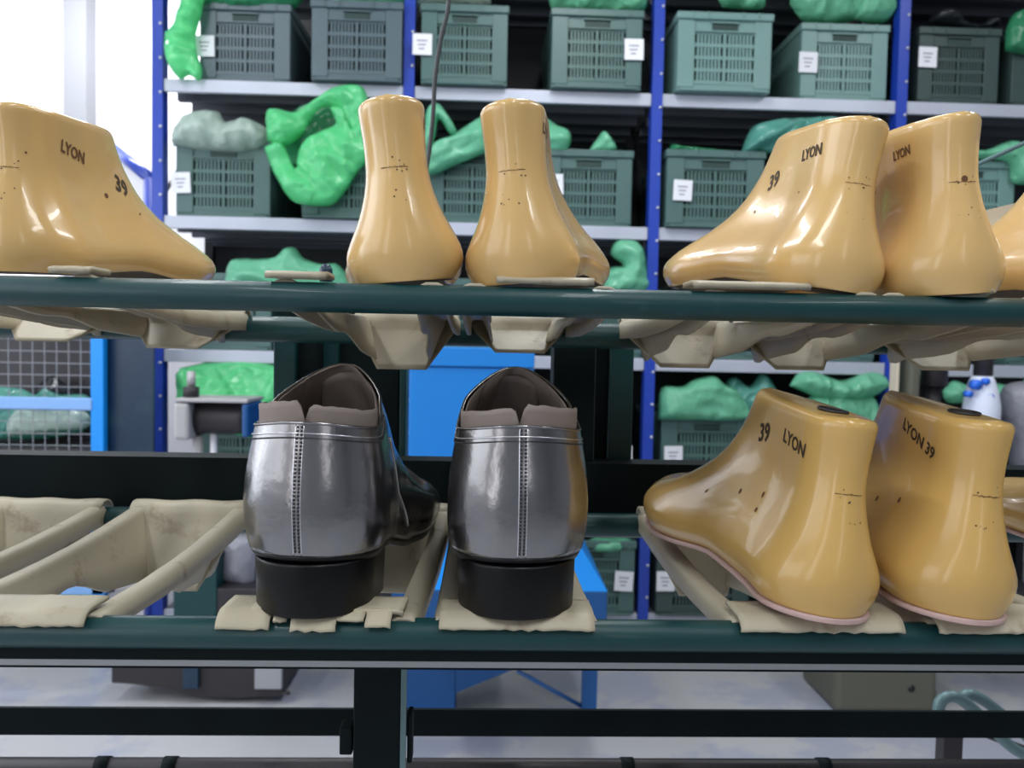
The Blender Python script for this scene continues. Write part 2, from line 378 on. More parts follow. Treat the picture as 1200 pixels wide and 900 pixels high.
# ------------------------------------------------------------------ bags
def bag(polys, Y, m, label, bulge=0.05, seed=1, crease=0.045, step=0.011, group='crumpled bags on the rack', name='plastic_bag', cat='bag', sub=True):
    """puffy crumpled closed film; each polygon is one lobe of the same bag"""
    V, F = [], []
    if not isinstance(polys[0][0], (tuple, list)): polys = [polys]
    c0 = P(polys[0][0][0], polys[0][0][1], Y)
    for pi, poly in enumerate(polys):
        yy = Y + pi*0.02 if pi < 2 else Y + 0.10; bk = 0.15 if pi >= 2 else 1.0; F0 = len(F)
        w2 = [Vector(P(x, y, yy)) for x, y in poly]
        loop = smooth_pts(w2 + [w2[0]], 4)[:-1]
        loop = [Vector((p.x + 0.35*step*noise.noise(p*22), p.z + 0.35*step*noise.noise(p*22+Vector((9, 9, 9))))) for p in loop]
        xs = [p.x for p in loop]; zs = [p.y for p in loop]
        def dist(q):
            d = 9; ins = False; n = len(loop)
            for i in range(n):
                a_, b_ = loop[i], loop[(i+1) % n]
                ab = b_-a_; t = max(0, min(1, (q-a_).dot(ab)/max(ab.length_squared, 1e-9)))
                d = min(d, (q-(a_+ab*t)).length)
                if (a_.y > q.y) != (b_.y > q.y) and q.x < (b_.x-a_.x)*(q.y-a_.y)/(b_.y-a_.y)+a_.x: ins = not ins
            return d if ins else -d
        pts = list(loop); nb = len(loop); D = [0.0]*nb
        rnd = random.Random(seed+pi)
        x = min(xs)
        while x < max(xs):
            z = min(zs)
            while z < max(zs):
                q = Vector((x+rnd.uniform(-.3, .3)*step, z+rnd.uniform(-.3, .3)*step))
                d = dist(q)
                if d > step*0.4: pts.append(q); D.append(d)
                z += step
            x += step
        r = delaunay_2d_cdt(pts, [], [list(range(nb))], 1, 1e-6)
        vv, ff, orig = r[0], r[2], r[3]
        base = len(V); hv = []
        wmax = max(D)+1e-6
        for i, v in enumerate(vv):
            d = max(0, dist(v)) if orig[i] and orig[i][0] >= nb else 0
            k = math.sqrt(min(1, d/wmax))
            p3 = Vector((v.x*9+seed, v.y*9, seed*1.7))
            def fold(ang_, su, sv, q_):
                u_ = v.x*math.cos(ang_)+v.y*math.sin(ang_); w_ = -v.x*math.sin(ang_)+v.y*math.cos(ang_)
                wob = 0.25*noise.noise(Vector((v.x*8, v.y*8, q_)))
                return 1-2.6*abs(noise.noise(Vector((u_*su+wob, w_*sv, seed*3.1+q_))))
            f1 = fold(0.5+seed*0.9, 17, 4.5, 0.3); f2 = fold(1.9+seed*0.7, 12, 3.5, 5.3); f3 = fold(seed*1.3, 34, 9, 9.1)
            fr = bk*k*bulge + bk*min(1, d/0.015)*crease*(0.42*f1 + 0.36*f2 + 0.16*f3)
            V.append(Vector((v.x, yy-fr, v.y))-c0); hv.append((k, d))
        n1 = len(vv)
        bidx = {}
        for i in range(n1):
            if hv[i][1] <= 0: bidx[i] = base+i
            else:
                V.append(Vector((vv[i].x, yy+hv[i][0]*bulge*0.6*bk, vv[i].y))-c0); bidx[i] = len(V)-1
        for f in ff:
            F.append([base+i for i in f]); g = [bidx[i] for i in f][::-1]
            if any(hv[i][1] > 0 for i in f): F.append(g)
    o = from_py(name, V, F, [m, MT['gbagd']], None, True); o.location = c0
    if len(polys) > 2:
        for pg in o.data.polygons: pg.material_index = 1 if pg.index >= F0 else 0  # backing lobe in deeper green: shade inside the open bag painted in
    tag(o, label, cat, group)
    return o
yb_ = YF+0.02
bag([(213, -10), (240, -10), (236, 15), (229, 50), (236, 80), (234, 95), (222, 88), (210, 93), (196, 72), (193, 45), (206, 22)], YF-0.03, MT['gbag'], 'bright green bag hanging between the left blue post and the first upper crate', 0.04, 1)
bag([(236, 12), (240, -12), (350, -12), (352, 4), (330, 13)], YF+0.05, MT['gbagd'], 'deep green bag on top of the first upper crate', 0.06, 2)
bag([(376, 8), (398, 0), (430, -6), (474, -8), (474, 10), (455, 10), (400, 9)], YF+0.05, MT['gbag2'], 'green film topping the second upper crate', 0.05, 3)
bag([(488, 8), (495, -8), (560, -10), (575, 6), (540, 9)], YF+0.05, MT['wbag'], 'pale grey film topping the crate behind the cable', 0.05, 4)
bag([(646, 12), (652, -10), (745, -12), (754, 13), (700, 15)], YF+0.05, MT['gbag2'], 'green bag topping the upper crate with a label on its right post', 0.06, 5)
bag([(846, 9), (842, -10), (890, -10), (893, 10)], YF+0.05, MT['gbag2'], 'small green film tuft on the pale crate right of the third blue post', 0.04, 6)
bag([[(1000, 22), (1002, 5), (1015, -10), (1042, -5), (1044, 22), (1020, 27)], [(925, 5), (935, -12), (1010, -12), (1010, 15), (990, 26), (945, 26)]], YF+0.06, MT['gbag2'], 'green bags bulging from the pale crate with the wide label', 0.06, 7)
bag([(1085, 28), (1095, 15), (1112, 13), (1125, 26), (1150, 30), (1160, 20), (1170, 30), (1130, 34)], YF+0.06, MT['dkbag'], 'dull grey film on the dark upper crate with a square label', 0.05, 8)
bag([(1178, 60), (1180, 30), (1195, 12), (1230, 10), (1235, 65)], YF-0.0, MT['gbagd'], 'deep green bag at the far right end of the upper shelf', 0.06, 9)
bag([(202, 172), (207, 150), (225, 134), (254, 130), (264, 143), (290, 139), (312, 150), (317, 165), (300, 177), (255, 179), (215, 173)], YF+0.03, MT['wbag'], 'pale translucent bag bulging from the leftmost crate of the second shelf', 0.09, 10)
bag([[(310, 172), (330, 167), (346, 197), (352, 170), (372, 155), (393, 145), (387, 126), (404, 127), (412, 150), (426, 138), (436, 178), (420, 200), (402, 228), (386, 241), (356, 240), (337, 230), (319, 198)],
     [(313, 165), (312, 132), (324, 127), (346, 131), (372, 114), (390, 103), (418, 99), (430, 112), (432, 150), (415, 160), (395, 128), (372, 130), (352, 160), (332, 172)],
     [(322, 160), (350, 125), (400, 120), (415, 170), (380, 200), (340, 190)]], YF-0.10, MT['gbag'], 'large bright green bag spilling down over a crate left of the middle lasts', 0.05, 11, 0.035)
bag([[(494, 160), (500, 128), (512, 121), (522, 130), (535, 153), (527, 157), (514, 140), (508, 168), (496, 185)], [(494, 178), (512, 165), (535, 155), (560, 138), (585, 134), (590, 168), (560, 182), (535, 193), (502, 206), (492, 200)]], YF-0.05, MT['gbag2'], 'mint green bag draped between the two middle upper lasts', 0.04, 12)
bag([(625, 150), (640, 140), (652, 146), (668, 155), (665, 177), (640, 178), (625, 176)], YF+0.03, MT['gbag2'], 'green bag end just right of the second middle upper last', 0.04, 13)
bag([(688, 179), (698, 165), (705, 155), (712, 156), (722, 177)], YF+0.04, MT['gbag2'], 'small green knot of film on the crate right of the middle lasts', 0.03, 14)
bag([(783, 182), (786, 169), (800, 171), (840, 175), (885, 180)], YF+0.03, MT['gbagd'], 'thin green film over the labelled crate right of the third blue post', 0.03, 15)
bag([(868, 182), (875, 160), (890, 144), (940, 138), (985, 142), (1000, 180), (930, 192), (905, 180)], YF+0.0, MT['tbag'], 'dull teal bag behind the upper right last', 0.09, 16)
bag([(1080, 182), (1100, 172), (1150, 176), (1175, 168), (1190, 165), (1215, 180), (1215, 214), (1185, 214), (1180, 190), (1140, 186)], YF+0.0, MT['gbag2'], 'green bag on the pale crate beyond the rightmost upper last', 0.05, 17)
bag([(262, 345), (268, 309), (285, 303), (305, 303), (324, 300), (335, 290), (346, 290), (356, 302), (373, 309), (398, 311), (404, 345)], YF+0.03, MT['gbag2'], 'mint bag just above the upper rail right of the left last', 0.08, 18)
bag([(703, 345), (712, 316), (730, 311), (716, 298), (722, 282), (744, 282), (756, 300), (757, 345)], YF+0.03, MT['gbag2'], 'green bag above the upper rail left of the third blue post', 0.06, 19)
bag([(780, 345), (788, 327), (800, 318), (822, 322), (835, 345)], YF+0.03, MT['dkbag'], 'crumpled black film above the upper rail left of the right-hand lasts', 0.05, 20)
bag([[(206, 490), (209, 437), (218, 431), (235, 436), (262, 440), (300, 460), (330, 425), (334, 470), (310, 505), (290, 512), (240, 500)], [(210, 470), (215, 430), (330, 430), (330, 500), (230, 500)]], YF-0.02, MT['gbag'], 'bright green bag behind the roller clamp', 0.06, 21)
bag([(771, 492), (775, 455), (800, 453), (812, 446), (836, 440), (852, 452), (868, 462), (874, 492)], YF+0.03, MT['gbag2'], 'mint green bag in the labelled crate behind the lower right lasts', 0.08, 22)
bag([(845, 490), (850, 450), (862, 442), (878, 452), (893, 436), (908, 452), (912, 492)], YF+0.08, MT['tbag'], 'dull teal film between two crates of the fourth shelf', 0.05, 23)
bag([[(925, 452), (936, 437), (955, 435), (985, 446), (1015, 436), (1038, 441), (1036, 458), (1005, 468), (960, 466)], [(940, 475), (960, 460), (1020, 462), (1030, 490), (1020, 515), (985, 505)]], YF+0.0, MT['gbag2'], 'long bright mint bag just behind the top of the first lower last', 0.06, 24)
bag([(1104, 458), (1118, 446), (1136, 455), (1136, 470), (1110, 472)], YF+0.0, MT['gbag2'], 'small mint film end left of the wrapped bottle', 0.04, 25)
bag([(1155, 470), (1165, 450), (1190, 452), (1205, 443), (1230, 450), (1230, 472)], YF+0.0, MT['gbag2'], 'green bag at the right edge behind the grey sack', 0.05, 26)
bag([(690, 647), (692, 632), (715, 630), (738, 632), (741, 647)], YF+0.0, MT['gbag2'], 'green film in the crate on the lowest shelf', 0.04, 27)

# ------------------------------------------------------------------ shoe trolley
TU = P(600, 353.5, .45).z; TL = 1.0865
tr = tag(empty('shoe_trolley', (0, 0.73, 0)), 'dark teal painted steel shoe trolley with two tiers of tubes', 'trolley')
XL, XR = -0.95, 1.05
def tro(o): return child(o, tr)
tro(tubeo('front_tube', [(XL, .45, TU), (XR, .45, TU)], 0.0083, MT['teal'], seg=24))
tro(tubeo('front_tube', [(XL, .45, TL), (XR, .45, TL)], 0.0090, MT['teal'], seg=24))
tro(tubeo('rear_tube', [(XL, .73, 1.262), (XR, .73, 1.262)], 0.0115, MT['teal'], seg=24))
tro(tubeo('rear_tube', [(XL, .73, 1.088), (XR, .73, 1.088)], 0.0110, MT['teal'], seg=24))
zb0, zb1 = P(600, 599, .76).z, P(600, 541, .76).z
bm = bmesh.new(); box(bm, XL, XR, .757, .761, zb0, zb1); box(bm, XL, XR, .761, .79, zb1-0.003, zb1)
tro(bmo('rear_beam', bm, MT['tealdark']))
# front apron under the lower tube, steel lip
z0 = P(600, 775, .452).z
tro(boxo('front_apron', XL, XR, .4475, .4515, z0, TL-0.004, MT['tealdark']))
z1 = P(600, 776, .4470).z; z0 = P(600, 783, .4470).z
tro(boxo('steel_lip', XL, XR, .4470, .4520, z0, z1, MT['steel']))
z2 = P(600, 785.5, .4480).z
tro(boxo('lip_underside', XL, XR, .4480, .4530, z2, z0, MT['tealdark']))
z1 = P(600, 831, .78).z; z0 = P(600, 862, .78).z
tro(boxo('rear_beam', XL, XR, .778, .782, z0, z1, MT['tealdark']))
zt = P(600, 899, .73).z
tro(tubeo('rear_tube', [(XL, .73, zt), (XR, .73, zt)], 0.0080, MT['iron'], seg=20))
for px in (121, 735, 965, 200):
    q = P(px, 892, .73); tro(tubeo('tube_clip', [(q.x-0.006, .73, zt), (q.x+0.006,   .73, zt)], 0.0090, MT['tealdark'], seg=16))
# column in front, below the lower tier
a = P(415, 830, .50); b = P(470, 830, .50)
bm = bmesh.new(); box(bm, a.x, b.x, .497, .535, 0.06, TL-0.012, 0.001); tro(bmo('centre_post', bm, MT['tealdark']))
tro(boxo('post_edge', b.x, b.x+0.0035, .497, .50, 0.06, TL-0.02, MT['rod']))
for (px, py, hw_, hh_) in ((405, 869, .004, .009), (480, 866, .0016, .016)):
    q = P(px, py, .50); tro(boxo('bracket_lug', q.x-hw_, q.x+hw_, .50, .512, q.z-hh_, q.z+hh_, MT['tealdark'], None, 0.001))
# posts behind
def post(x0, x1, y0, y1, ztop, zbot, m, name='rear_post'):
    a = P(x0, 460, y0); b = P(x1, 460, y0)
    tro(boxo(name, a.x, b.x, y0, y1, zbot, ztop, MT[m], None, 0.0015))
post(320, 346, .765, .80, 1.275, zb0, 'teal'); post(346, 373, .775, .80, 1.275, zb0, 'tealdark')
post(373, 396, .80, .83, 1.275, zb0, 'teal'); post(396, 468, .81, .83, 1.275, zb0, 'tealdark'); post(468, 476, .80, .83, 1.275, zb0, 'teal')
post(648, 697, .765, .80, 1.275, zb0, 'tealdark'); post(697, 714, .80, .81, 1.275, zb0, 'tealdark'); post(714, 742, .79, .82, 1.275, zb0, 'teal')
for k, X in enumerate((XL, XR)):
    tro(tubeo('end_frame', smooth_pts([(X, .45, TL), (X, .45, TU), (X, .50, TU+0.03), (X, .68, TU+0.03), (X, .73, 1.262), (X, .73, 1.088), (X, .73, 0.06)], 4), 0.011, MT['teal']))
    tro(tubeo('end_leg', [(X, .45, TL), (X, .45, 0.06)], 0.011, MT['teal']))
    for yy in (.45, .73): tro(tubeo('castor', [(X-0.01, yy, 0.03), (X+0.012, yy, 0.03)], 0.03, MT['iron'], seg=20))
# right end hoops
a, b, c, d = P(1122, 346, .56), P(1150, 340, .58), P(1200, 326, .60), P(1290, 300, .64)
tro(tubeo('side_rail', smooth_pts([a, b, c, d]), 0.0055, MT['rod']))

# ------------------------------------------------------------------ cradles
def cradle(X, zf, zr, label, w=0.047, yaw=0.0, plate=(-1, 1), front='plain', wr=None, seed=0, drop=.054, tip=.021):
    """moulded plastic cradle hung between the front tube (y .45) and the rear tube (y .73)"""
    L = 0.28; rnd = random.Random(seed)
    c = empty('shoe_cradle', (X, .45, zf), (0, 0, yaw))
    wr = wr or w
    dz = zr - zf
    def cen(y): return dz*y/L
    # side rails
    for s in (-1, 1):
        V, F = [], []
        n = 22; prof = None
        for i in range(n+1):
            t = i/n; y = -0.002 + t*(L-0.002)
            ww = w + (wr-w)*t
            depth = 0.010*min(1, drop/.04) + (drop-.004)*(t**1.2) if t < 0.93 else drop+.004
            if 0.35 < t < 0.62: depth -= 0.18*drop*math.sin(math.pi*(t-0.35)/0.27)
            zc = cen(y) - 0.006*math.sin(math.pi*t) + 0.0006*noise.noise(Vector((t*9, seed, s)))
            inn = 0.30*depth
            prof = [(ww+0.003, -0.010-0.05*(t*0.1)), (ww+0.003, -0.004), (ww+0.0015, -0.001), (ww-0.001, 0), (ww-0.007, 0), (ww-0.0095, -0.0012), (ww-0.0105, -0.004), (ww-0.0105-inn*0.5, -depth*0.55), (ww-0.0105-inn, -depth)]
            for (a_, b_) in prof: V.append((s*a_, y, zc+b_))
        m_ = len(prof)
        for i in range(n):
            for j in range(m_-1):
                q = (i*m_+j, i*m_+j+1, (i+1)*m_+j+1, (i+1)*m_+j)
                F.append(q if s > 0 else q[::-1])
        o = from_py('side_rail', V, F, MT['cream'], c); md = o.modifiers.new('t', 'SOLIDIFY'); md.thickness = 0.0022; md.offset = 0
    # rear scoop
    V, F = [], []; n, m_ = 16, 12
    for i in range(n+1):
        t = i/n
        if t < 0.35:                       # wraps over the rear tube
            a_ = math.pi*0.86*(1 - t/0.35) ; yy = L + 0.0135*math.cos(math.pi/2 - (math.pi/2 - a_) ) * -1 if False else L - 0.0135*math.cos(a_) * -1
            yy = L - 0.0135*math.cos(math.pi - a_); yy = L + 0.0135*math.cos(a_ - 0) if False else L - 0.0135*math.cos(math.pi*0.0 + (math.pi - a_)) * -1
            yy = L + 0.0135*math.cos(math.pi - a_); zz = dz + (-0.000) + 0.0135*math.sin(a_) - 0.009
            ww = wr + 0.002
            yy = L - 0.0135*math.cos(a_)
        else:
            u = (t-0.35)/0.65
            yy = L - 0.0135 - 0.034*u**1.1; zz = dz - 0.009 - drop*u; ww = (wr+0.001)*(1-u) + tip*u
        for j in range(m_+1):
            sx = -1 + 2*j/m_
            V.append((sx*ww, yy, zz + 0.0006*math.sin(7*sx+seed)*(1 if t < .35 else 0)))
    for i in range(n):
        for j in range(m_): F.append((i*(m_+1)+j, i*(m_+1)+j+1, (i+1)*(m_+1)+j+1, (i+1)*(m_+1)+j))
    o = from_py('rear_scoop', V, F, MT['cream'], c); md = o.modifiers.new('t', 'SOLIDIFY'); md.thickness = 0.002; md.offset = 0
    # front plate over the front tube
    r = 0.0107
    def wrap(x0, x1, a0, a1, name, mt, jag=0.0, th=0.0022, rr=r, inner=0.02):
        V, F = [], []; n, m_ = 14, max(4, int((x1-x0)/0.004))
        zc = -0.008
        for i in range(n+1):
            t = i/n
            for j in range(m_+1):
                x = x0 + (x1-x0)*j/m_
                if t < 0.4: yy = inner*(1-t/0.4); zz = zc + rr
                else:
                    e = a1 + jag*noise.noise(Vector((x*260, seed, 1.1)))
                    an = a0 + (e-a0)*(t-0.4)/0.6
                    yy = -rr*math.sin(an); zz = zc + rr*math.cos(an)
                V.append((x + 0.0005*noise.noise(Vector((x*90, t*4, seed))), yy, zz + 0.0003*noise.noise(Vector((x*120, t*5, seed+3)))))
        for i in range(n):
            for j in range(m_): F.append((i*(m_+1)+j, (i+1)*(m_+1)+j, (i+1)*(m_+1)+j+1, i*(m_+1)+j+1))
        o = from_py(name, V, F, mt, c); md = o.modifiers.new('t', 'SOLIDIFY'); md.thickness = th; md.offset = 1
        return o
    if front == 'plain':
        wrap(plate[0]*w, plate[1]*w, 0, 1.15, 'front_plate', MT['cream'], 0.12)
    elif front == 'thin':
        wrap(plate[0]*w, plate[1]*w, 0, 0.55, 'front_plate', MT['cream'], 0.05, 0.003)
    elif front == 'torn':
        for (x0, x1, a1) in ((-.062, -.033, 1.25), (-.031, -.024, .9), (-.021, .004, 1.3), (.004, .019, .8), (.020, .034, 1.05), (-.045, .04, .25)):
            wrap(x0, x1, 0, a1, 'tape_fragment', MT['tape'], 0.22, 0.002+rnd.random()*0.001, r+rnd.random()*0.0006)
    tag(c, label, 'cradle', 'moulded cradles hung on the trolley tubes')
    return c
ZU, ZUr = TU+0.0080+0.0005, 1.262+0.0115+0.0018
ZL, ZLr = TL+0.0090+0.0005, 1.088+0.0110+0.0018
# lower tier
cradle(-.262, ZL, ZLr, 'empty stained cream cradle second from the left on the lower tier', 0.049, plate=(-1, 0.93), seed=1)
cradle(-.395, ZL, ZLr, 'empty cream cradle cut off by the left edge on the lower tier', 0.047, seed=2, yaw=-0.03)
cradle(-.083, ZL, ZLr, 'cradle with crumbling taped front under the left silver shoe', 0.044, front='torn', seed=3, yaw=-0.03)
cradle(.021, ZL, ZLr, 'cradle with clean cream front plate under the right silver shoe', 0.0435, seed=4)
cradle(.194, ZL, ZLr, 'cradle under the first lower yellow last, left rail bare', 0.047, seed=5)
cradle(.308, ZL, ZLr, 'cradle under the second lower yellow last at the right', 0.047, seed=6)
# upper tier
cradle(-.262, ZU, ZUr, 'upper cradle under the large left last, pale plate on the rail', 0.047, seed=7, drop=0.022, front='thin', plate=(.55, 1.0))
cradle(-.37, ZU, ZUr, 'upper cradle beyond the large left last at the left edge', 0.047, seed=8, drop=0.018, front='thin')
cradle(-.070, ZU, ZUr, 'upper cradle under the left one of the two middle lasts', 0.044, seed=9, drop=0.036, front='thin', plate=(-1.15, -.4))
cradle(.030, ZU, ZUr, 'upper cradle under the right one of the two middle lasts', 0.040, seed=10, drop=0.02, front='thin', plate=(-.6, .75))
cradle(.172, ZU, ZUr, 'upper cradle under the first of the two upper right lasts', 0.047, seed=11, drop=0.03, front='thin', plate=(-1.2, .2))
cradle(.272, ZU, ZUr, 'upper cradle under the second of the two upper right lasts', 0.045, seed=12, drop=0.03, front='thin', plate=(-.2, .3))
cradle(.40, ZU, ZUr, 'upper cradle at the right edge of the upper tier', 0.047, seed=13, drop=0.028, front='thin')

# ------------------------------------------------------------------ lasts
H_L = 0.101
P_H = [(0, .80), (.002, .88), (.005, .95), (.0115, 1.0), (.018, .99), (.029, .845), (.038, .71), (.047, .615), (.056, .545), (.0645, .515), (.074, .51), (.082, .52), (.092, .54), (.101, .55)]
W_Y = [(-.01, .0345), (.03, .0345), (.07, .033), (.10, .032), (.14, .037), (.185, .044), (.215, .043), (.245, .037), (.275, .030), (.30, .025)]
YB_H = [(0, .004), (.01, .001), (.02, 0), (.035, .002), (.05, .0055), (.065, .008), (.08, .0075), (.101, .004)]
YF_H = [(0, .272), (.006, .277), (.014, .276), (.022, .266), (.028, .250), (.034, .226), (.042, .197), (.052, .170), (.064, .149), (.078, .133), (.092, .123), (.101, .118)]
def zs_last(y): return interp([(-.1, 0), (.04, .000), (.075, .004), (.11, .007), (.15, .002), (.18, .0), (.21, .001), (.24, .006), (.28, .014)], y)
def surf(phi, h, side=1, ph=P_H, wy=W_Y, ybh=YB_H, yfh=YF_H, zs=zs_last, H=H_L, off=0.0, rise=0.9, rf=None, pin=1.0):
    """phi 0 = heel back, pi = toe; h = height above the sole"""
    y0, y1 = sinterp(ybh, h), sinterp(yfh, h)
    Rb = min(0.034, 1.05*sinterp(ph, h)*0.0325*1.15 + 0.004)
    t = (1-math.cos(phi))/2                      # 0..1 along the foot
    Ln = y1-y0
    y = y0 + Ln*t
    q = min(1, h/0.035)
    Rf = (0.062 if rf is None else rf)*(1-q) + q*min(0.075, Ln*0.62)
    d0, d1 = y-y0, y1-y
    cb = math.sqrt(max(0, 1-(1-min(1, d0/Rb))**2)); cf = math.sqrt(max(0, 1-(1-min(1, d1/Rf))**2))
    hw = interp(wy, y)*sinterp(ph, h)*cb*cf**pin
    s = 1 if phi <= math.pi else -1
    HH = H if H < 1 else 0.11
    cx = side*(0.010*math.sin(math.pi*min(1, max(0, (y-.06)/.12))/2) - 0.012*max(0, (y-.17)/.1)) * (1 - min(1, h/HH)*0.5)
    asym = 1.0
    z = zs(y)*(1-min(1, h/H)) + h*(1 + rise*max(0, y-.02)*min(1, h/H)**2)
    p = Vector((cx + s*hw*asym, y, z))
    return p
def loft(rings, closed=True, capb=True, capt=True):
    V, F = [], []; n = len(rings[0])
    for r in rings: V += r
    for i in range(len(rings)-1):
        for j in range(n if closed else n-1):
            k = (j+1) % n; F.append((i*n+j, i*n+k, (i+1)*n+k, (i+1)*n+j))
    if capb: F.append(tuple(range(n))[::-1])
    if capt: F.append(tuple((len(rings)-1)*n + j for j in range(n)))
    return V, F
def insets(ring, steps):
    """shrinking copies of a ring towards its spine; steps=[(dist,dz)]"""
    out = []
    c = sum(ring, Vector())/len(ring)
    for d, dz in steps:
        rr = []
        for p in ring:
            sx = p.x - c.x
            hw = abs(sx)
            v = Vector((p.x, p.y, 0))
            k = max(0.0, 1 - d/0.018) if d < 1 else 0
            ymid = c.y + (p.y-c.y)*(1 - 0.9*min(1, d/0.06) if d < 0.5 else 0.2)
            rr.append(Vector((c.x + sx*k, ymid, p.z+dz)))
        out.append(rr)
    return out
def text_decal(txt, root, target, size, org, right, up, direc, m, name='stamped_text', xs=1.0):
    """flat print wrapped onto the surface: local coordinates of root; casts along direc"""
    cu = bpy.data.curves.new('t', 'FONT'); cu.body = txt; cu.size = size; cu.offset = size*0.028; cu.align_x = 'CENTER'; cu.align_y = 'CENTER'; cu.resolution_u = 2
    to = bpy.data.objects.new('t', cu); COL.objects.link(to)
    bpy.context.view_layer.update()
    me = bpy.data.meshes.new_from_object(to.evaluated_get(bpy.context.evaluated_depsgraph_get()))
    bpy.data.objects.remove(to); bpy.data.curves.remove(cu)
    bm = bmesh.new(); bm.from_mesh(me); bpy.data.meshes.remove(me)
    bmesh.ops.triangulate(bm, faces=bm.faces)
    for _ in range(2):
        es = [e for e in bm.edges if e.calc_length() > size*0.12]
        if es: bmesh.ops.subdivide_edges(bm, edges=es, cuts=1)
        bmesh.ops.triangulate(bm, faces=bm.faces)
    bv = BVHTree.FromPolygons([v.co for v in target.data.vertices], [p.vertices for p in target.data.polygons])
    right, up, direc = Vector(right).normalized(), Vector(up).normalized(), Vector(direc).normalized()
    dead = []
    for v in bm.verts:
        o = Vector(org) + right*v.co.x*xs + up*v.co.y - direc*0.12
        hit = bv.ray_cast(o, direc)
        if hit[0] is None: dead.append(v)
        else: v.co = hit[0] - direc*0.00035
    bmesh.ops.delete(bm, geom=dead, context='VERTS')
    return bmo(name, bm, m, root)
def spot(bm, bv, org, direc, r, asp=1.0, ang=0.0):
    direc = Vector(direc).normalized(); hit = bv.ray_cast(Vector(org)-direc*0.12, direc)
    if hit[0] is None: return
    n = hit[1]; n = n if n.dot(direc) < 0 else -n
    u = n.cross(Vector((0, 0, 1))).normalized(); v = n.cross(u)
    a, b = math.cos(ang), math.sin(ang); u, v = u*a+v*b, v*a-u*b
    vs = []
    for k in range(10):
        q = hit[0] + (u*math.cos(k*.628)*r + v*math.sin(k*.628)*r*asp) + n*0.001
        h2 = bv.ray_cast(q + n*0.004, -n)
        vs.append(bm.verts.new((h2[0] if h2[0] is not None else q) + n*0.0003))
    bm.faces.new(vs)
N = 64
def make_last(name, loc, rot, side, label, mt='last', socket=False, board=False, texts=(), spots=(), cut=True, sc=(1, 1, 1)):
    root = empty(name, loc, rot); root.scale = sc
    phis = [2*math.pi*(k+0.5)/N for k in range(N)]
    hs = [0, .001, .0025, .005, .008, .012, .016, .020, .024, .028, .032, .037, .043, .050, .057, .064, .071, .078, .085, .091, .095]
    rings = [[surf(p, h, side) for p in phis] for h in hs]
    # rounded top edge
    top = []
    for a_ in (0.0, 25, 45, 65, 90):
        t = math.radians(a_); hh = .0965 + .0045*math.sin(t); ins = .0045*(1-math.cos(t))
        top.append([(surf(p, hh, side), ins) for p in phis])
    for tr_ in top:
        c = sum((q for q, _ in tr_), Vector())/N; rr = []
        for q, ins in tr_:
            d = Vector((q.x-c.x, (q.y-c.y)*0.35, 0)); l = max(1e-5, d.length)
            k = max(0, 1-ins/l); rr.append(Vector((c.x + (q.x-c.x)*k, c.y + (q.y-c.y)*(1-ins/0.06), q.z)))
        rings.append(rr)
    lastr = rings[-1]; c = sum(lastr, Vector())/N
    for k in (0.7, 0.35, 0.0):
        rings.append([Vector((c.x + (q.x-c.x)*k, q.y, q.z + 0.0006*(1-k))) for q in lastr])
    bot = rings[0]; pre = []
    for k in (0.0, 0.5, 0.85):
        pre.append([Vector((sum(b.x for b in (q, bot[N-1-i]))/2 + (q.x-bot[N-1-i].x)/2*k, q.y, q.z-0.0003)) for i, q in enumerate(bot)])
    rings = pre + rings
    V, F = loft(rings, True, False, False)
    body = from_py('body', V, F, MT[mt], root)
    body.data.materials.append(MT['soledark'])
    for p in body.data.polygons:
        if p.index < N*3: p.material_index = 1
    bm = bmesh.new(); bm.from_mesh(body.data); bmesh.ops.remove_doubles(bm, verts=bm.verts, dist=0.00002); bmesh.ops.recalc_face_normals(bm, faces=bm.faces); bm.to_mesh(body.data); bm.free()
    body.data.polygons.foreach_set('use_smooth', [True]*len(body.data.polygons))
    bv = BVHTree.FromPolygons([v.co for v in body.data.vertices], [p.vertices for p in body.data.polygons])
    if cut:
        bm = bmesh.new(); n = 16; r0, r1 = [], []
        for i in range(n+1):
            ph = (-0.26 + 0.5*i/n) if cut is True else (cut[0] + (cut[1]-cut[0])*i/n)
            ph2 = ph % (2*math.pi)
            hh = .0625 + 0.0007*noise.noise(Vector((i*0.9, loc[0]*50, 0))); wd = 0.0001+0.00035*abs(noise.noise(Vector((i*1.7, 3, loc[0]*9))))
            p0, p1 = surf(ph2, hh-wd, side), surf(ph2, hh+wd, side)
            nn = Vector((p0.x, p0.y-0.035, 0)).normalized()*0.0003
            r0.append(bm.verts.new(p0+nn)); r1.append(bm.verts.new(p1+nn))
        for i in range(n): bm.faces.new((r0[i], r0[i+1], r1[i+1], r1[i]))
        bmo('hinge_cut', bm, MT['crack'], root)
        bm = bmesh.new(); rr = random.Random(int(loc[0]*1000)+7)
        for k in range(9):
            spot(bm, bv, (rr.uniform(-.007, .007), 0.0, rr.choice([.064, .066, .048, .043, .045, .060])+rr.uniform(-.002, .002)), (0, 1, 0), rr.uniform(.0002, .0005), 1)
        bmo('pinholes', bm, MT['mark'], root)
    if spots:
        for (o_, d_, r_, as_, an_) in spots:
            bm = bmesh.new(); spot(bm, bv, o_, d_, r_, as_, an_); bmo('nail_hole', bm, MT['crack'], root)
    for t in texts:
        text_decal(t[0], root, body, t[1], t[2], t[3], t[4], t[5], MT['mark'] if len(t) < 7 else MT[t[6]])
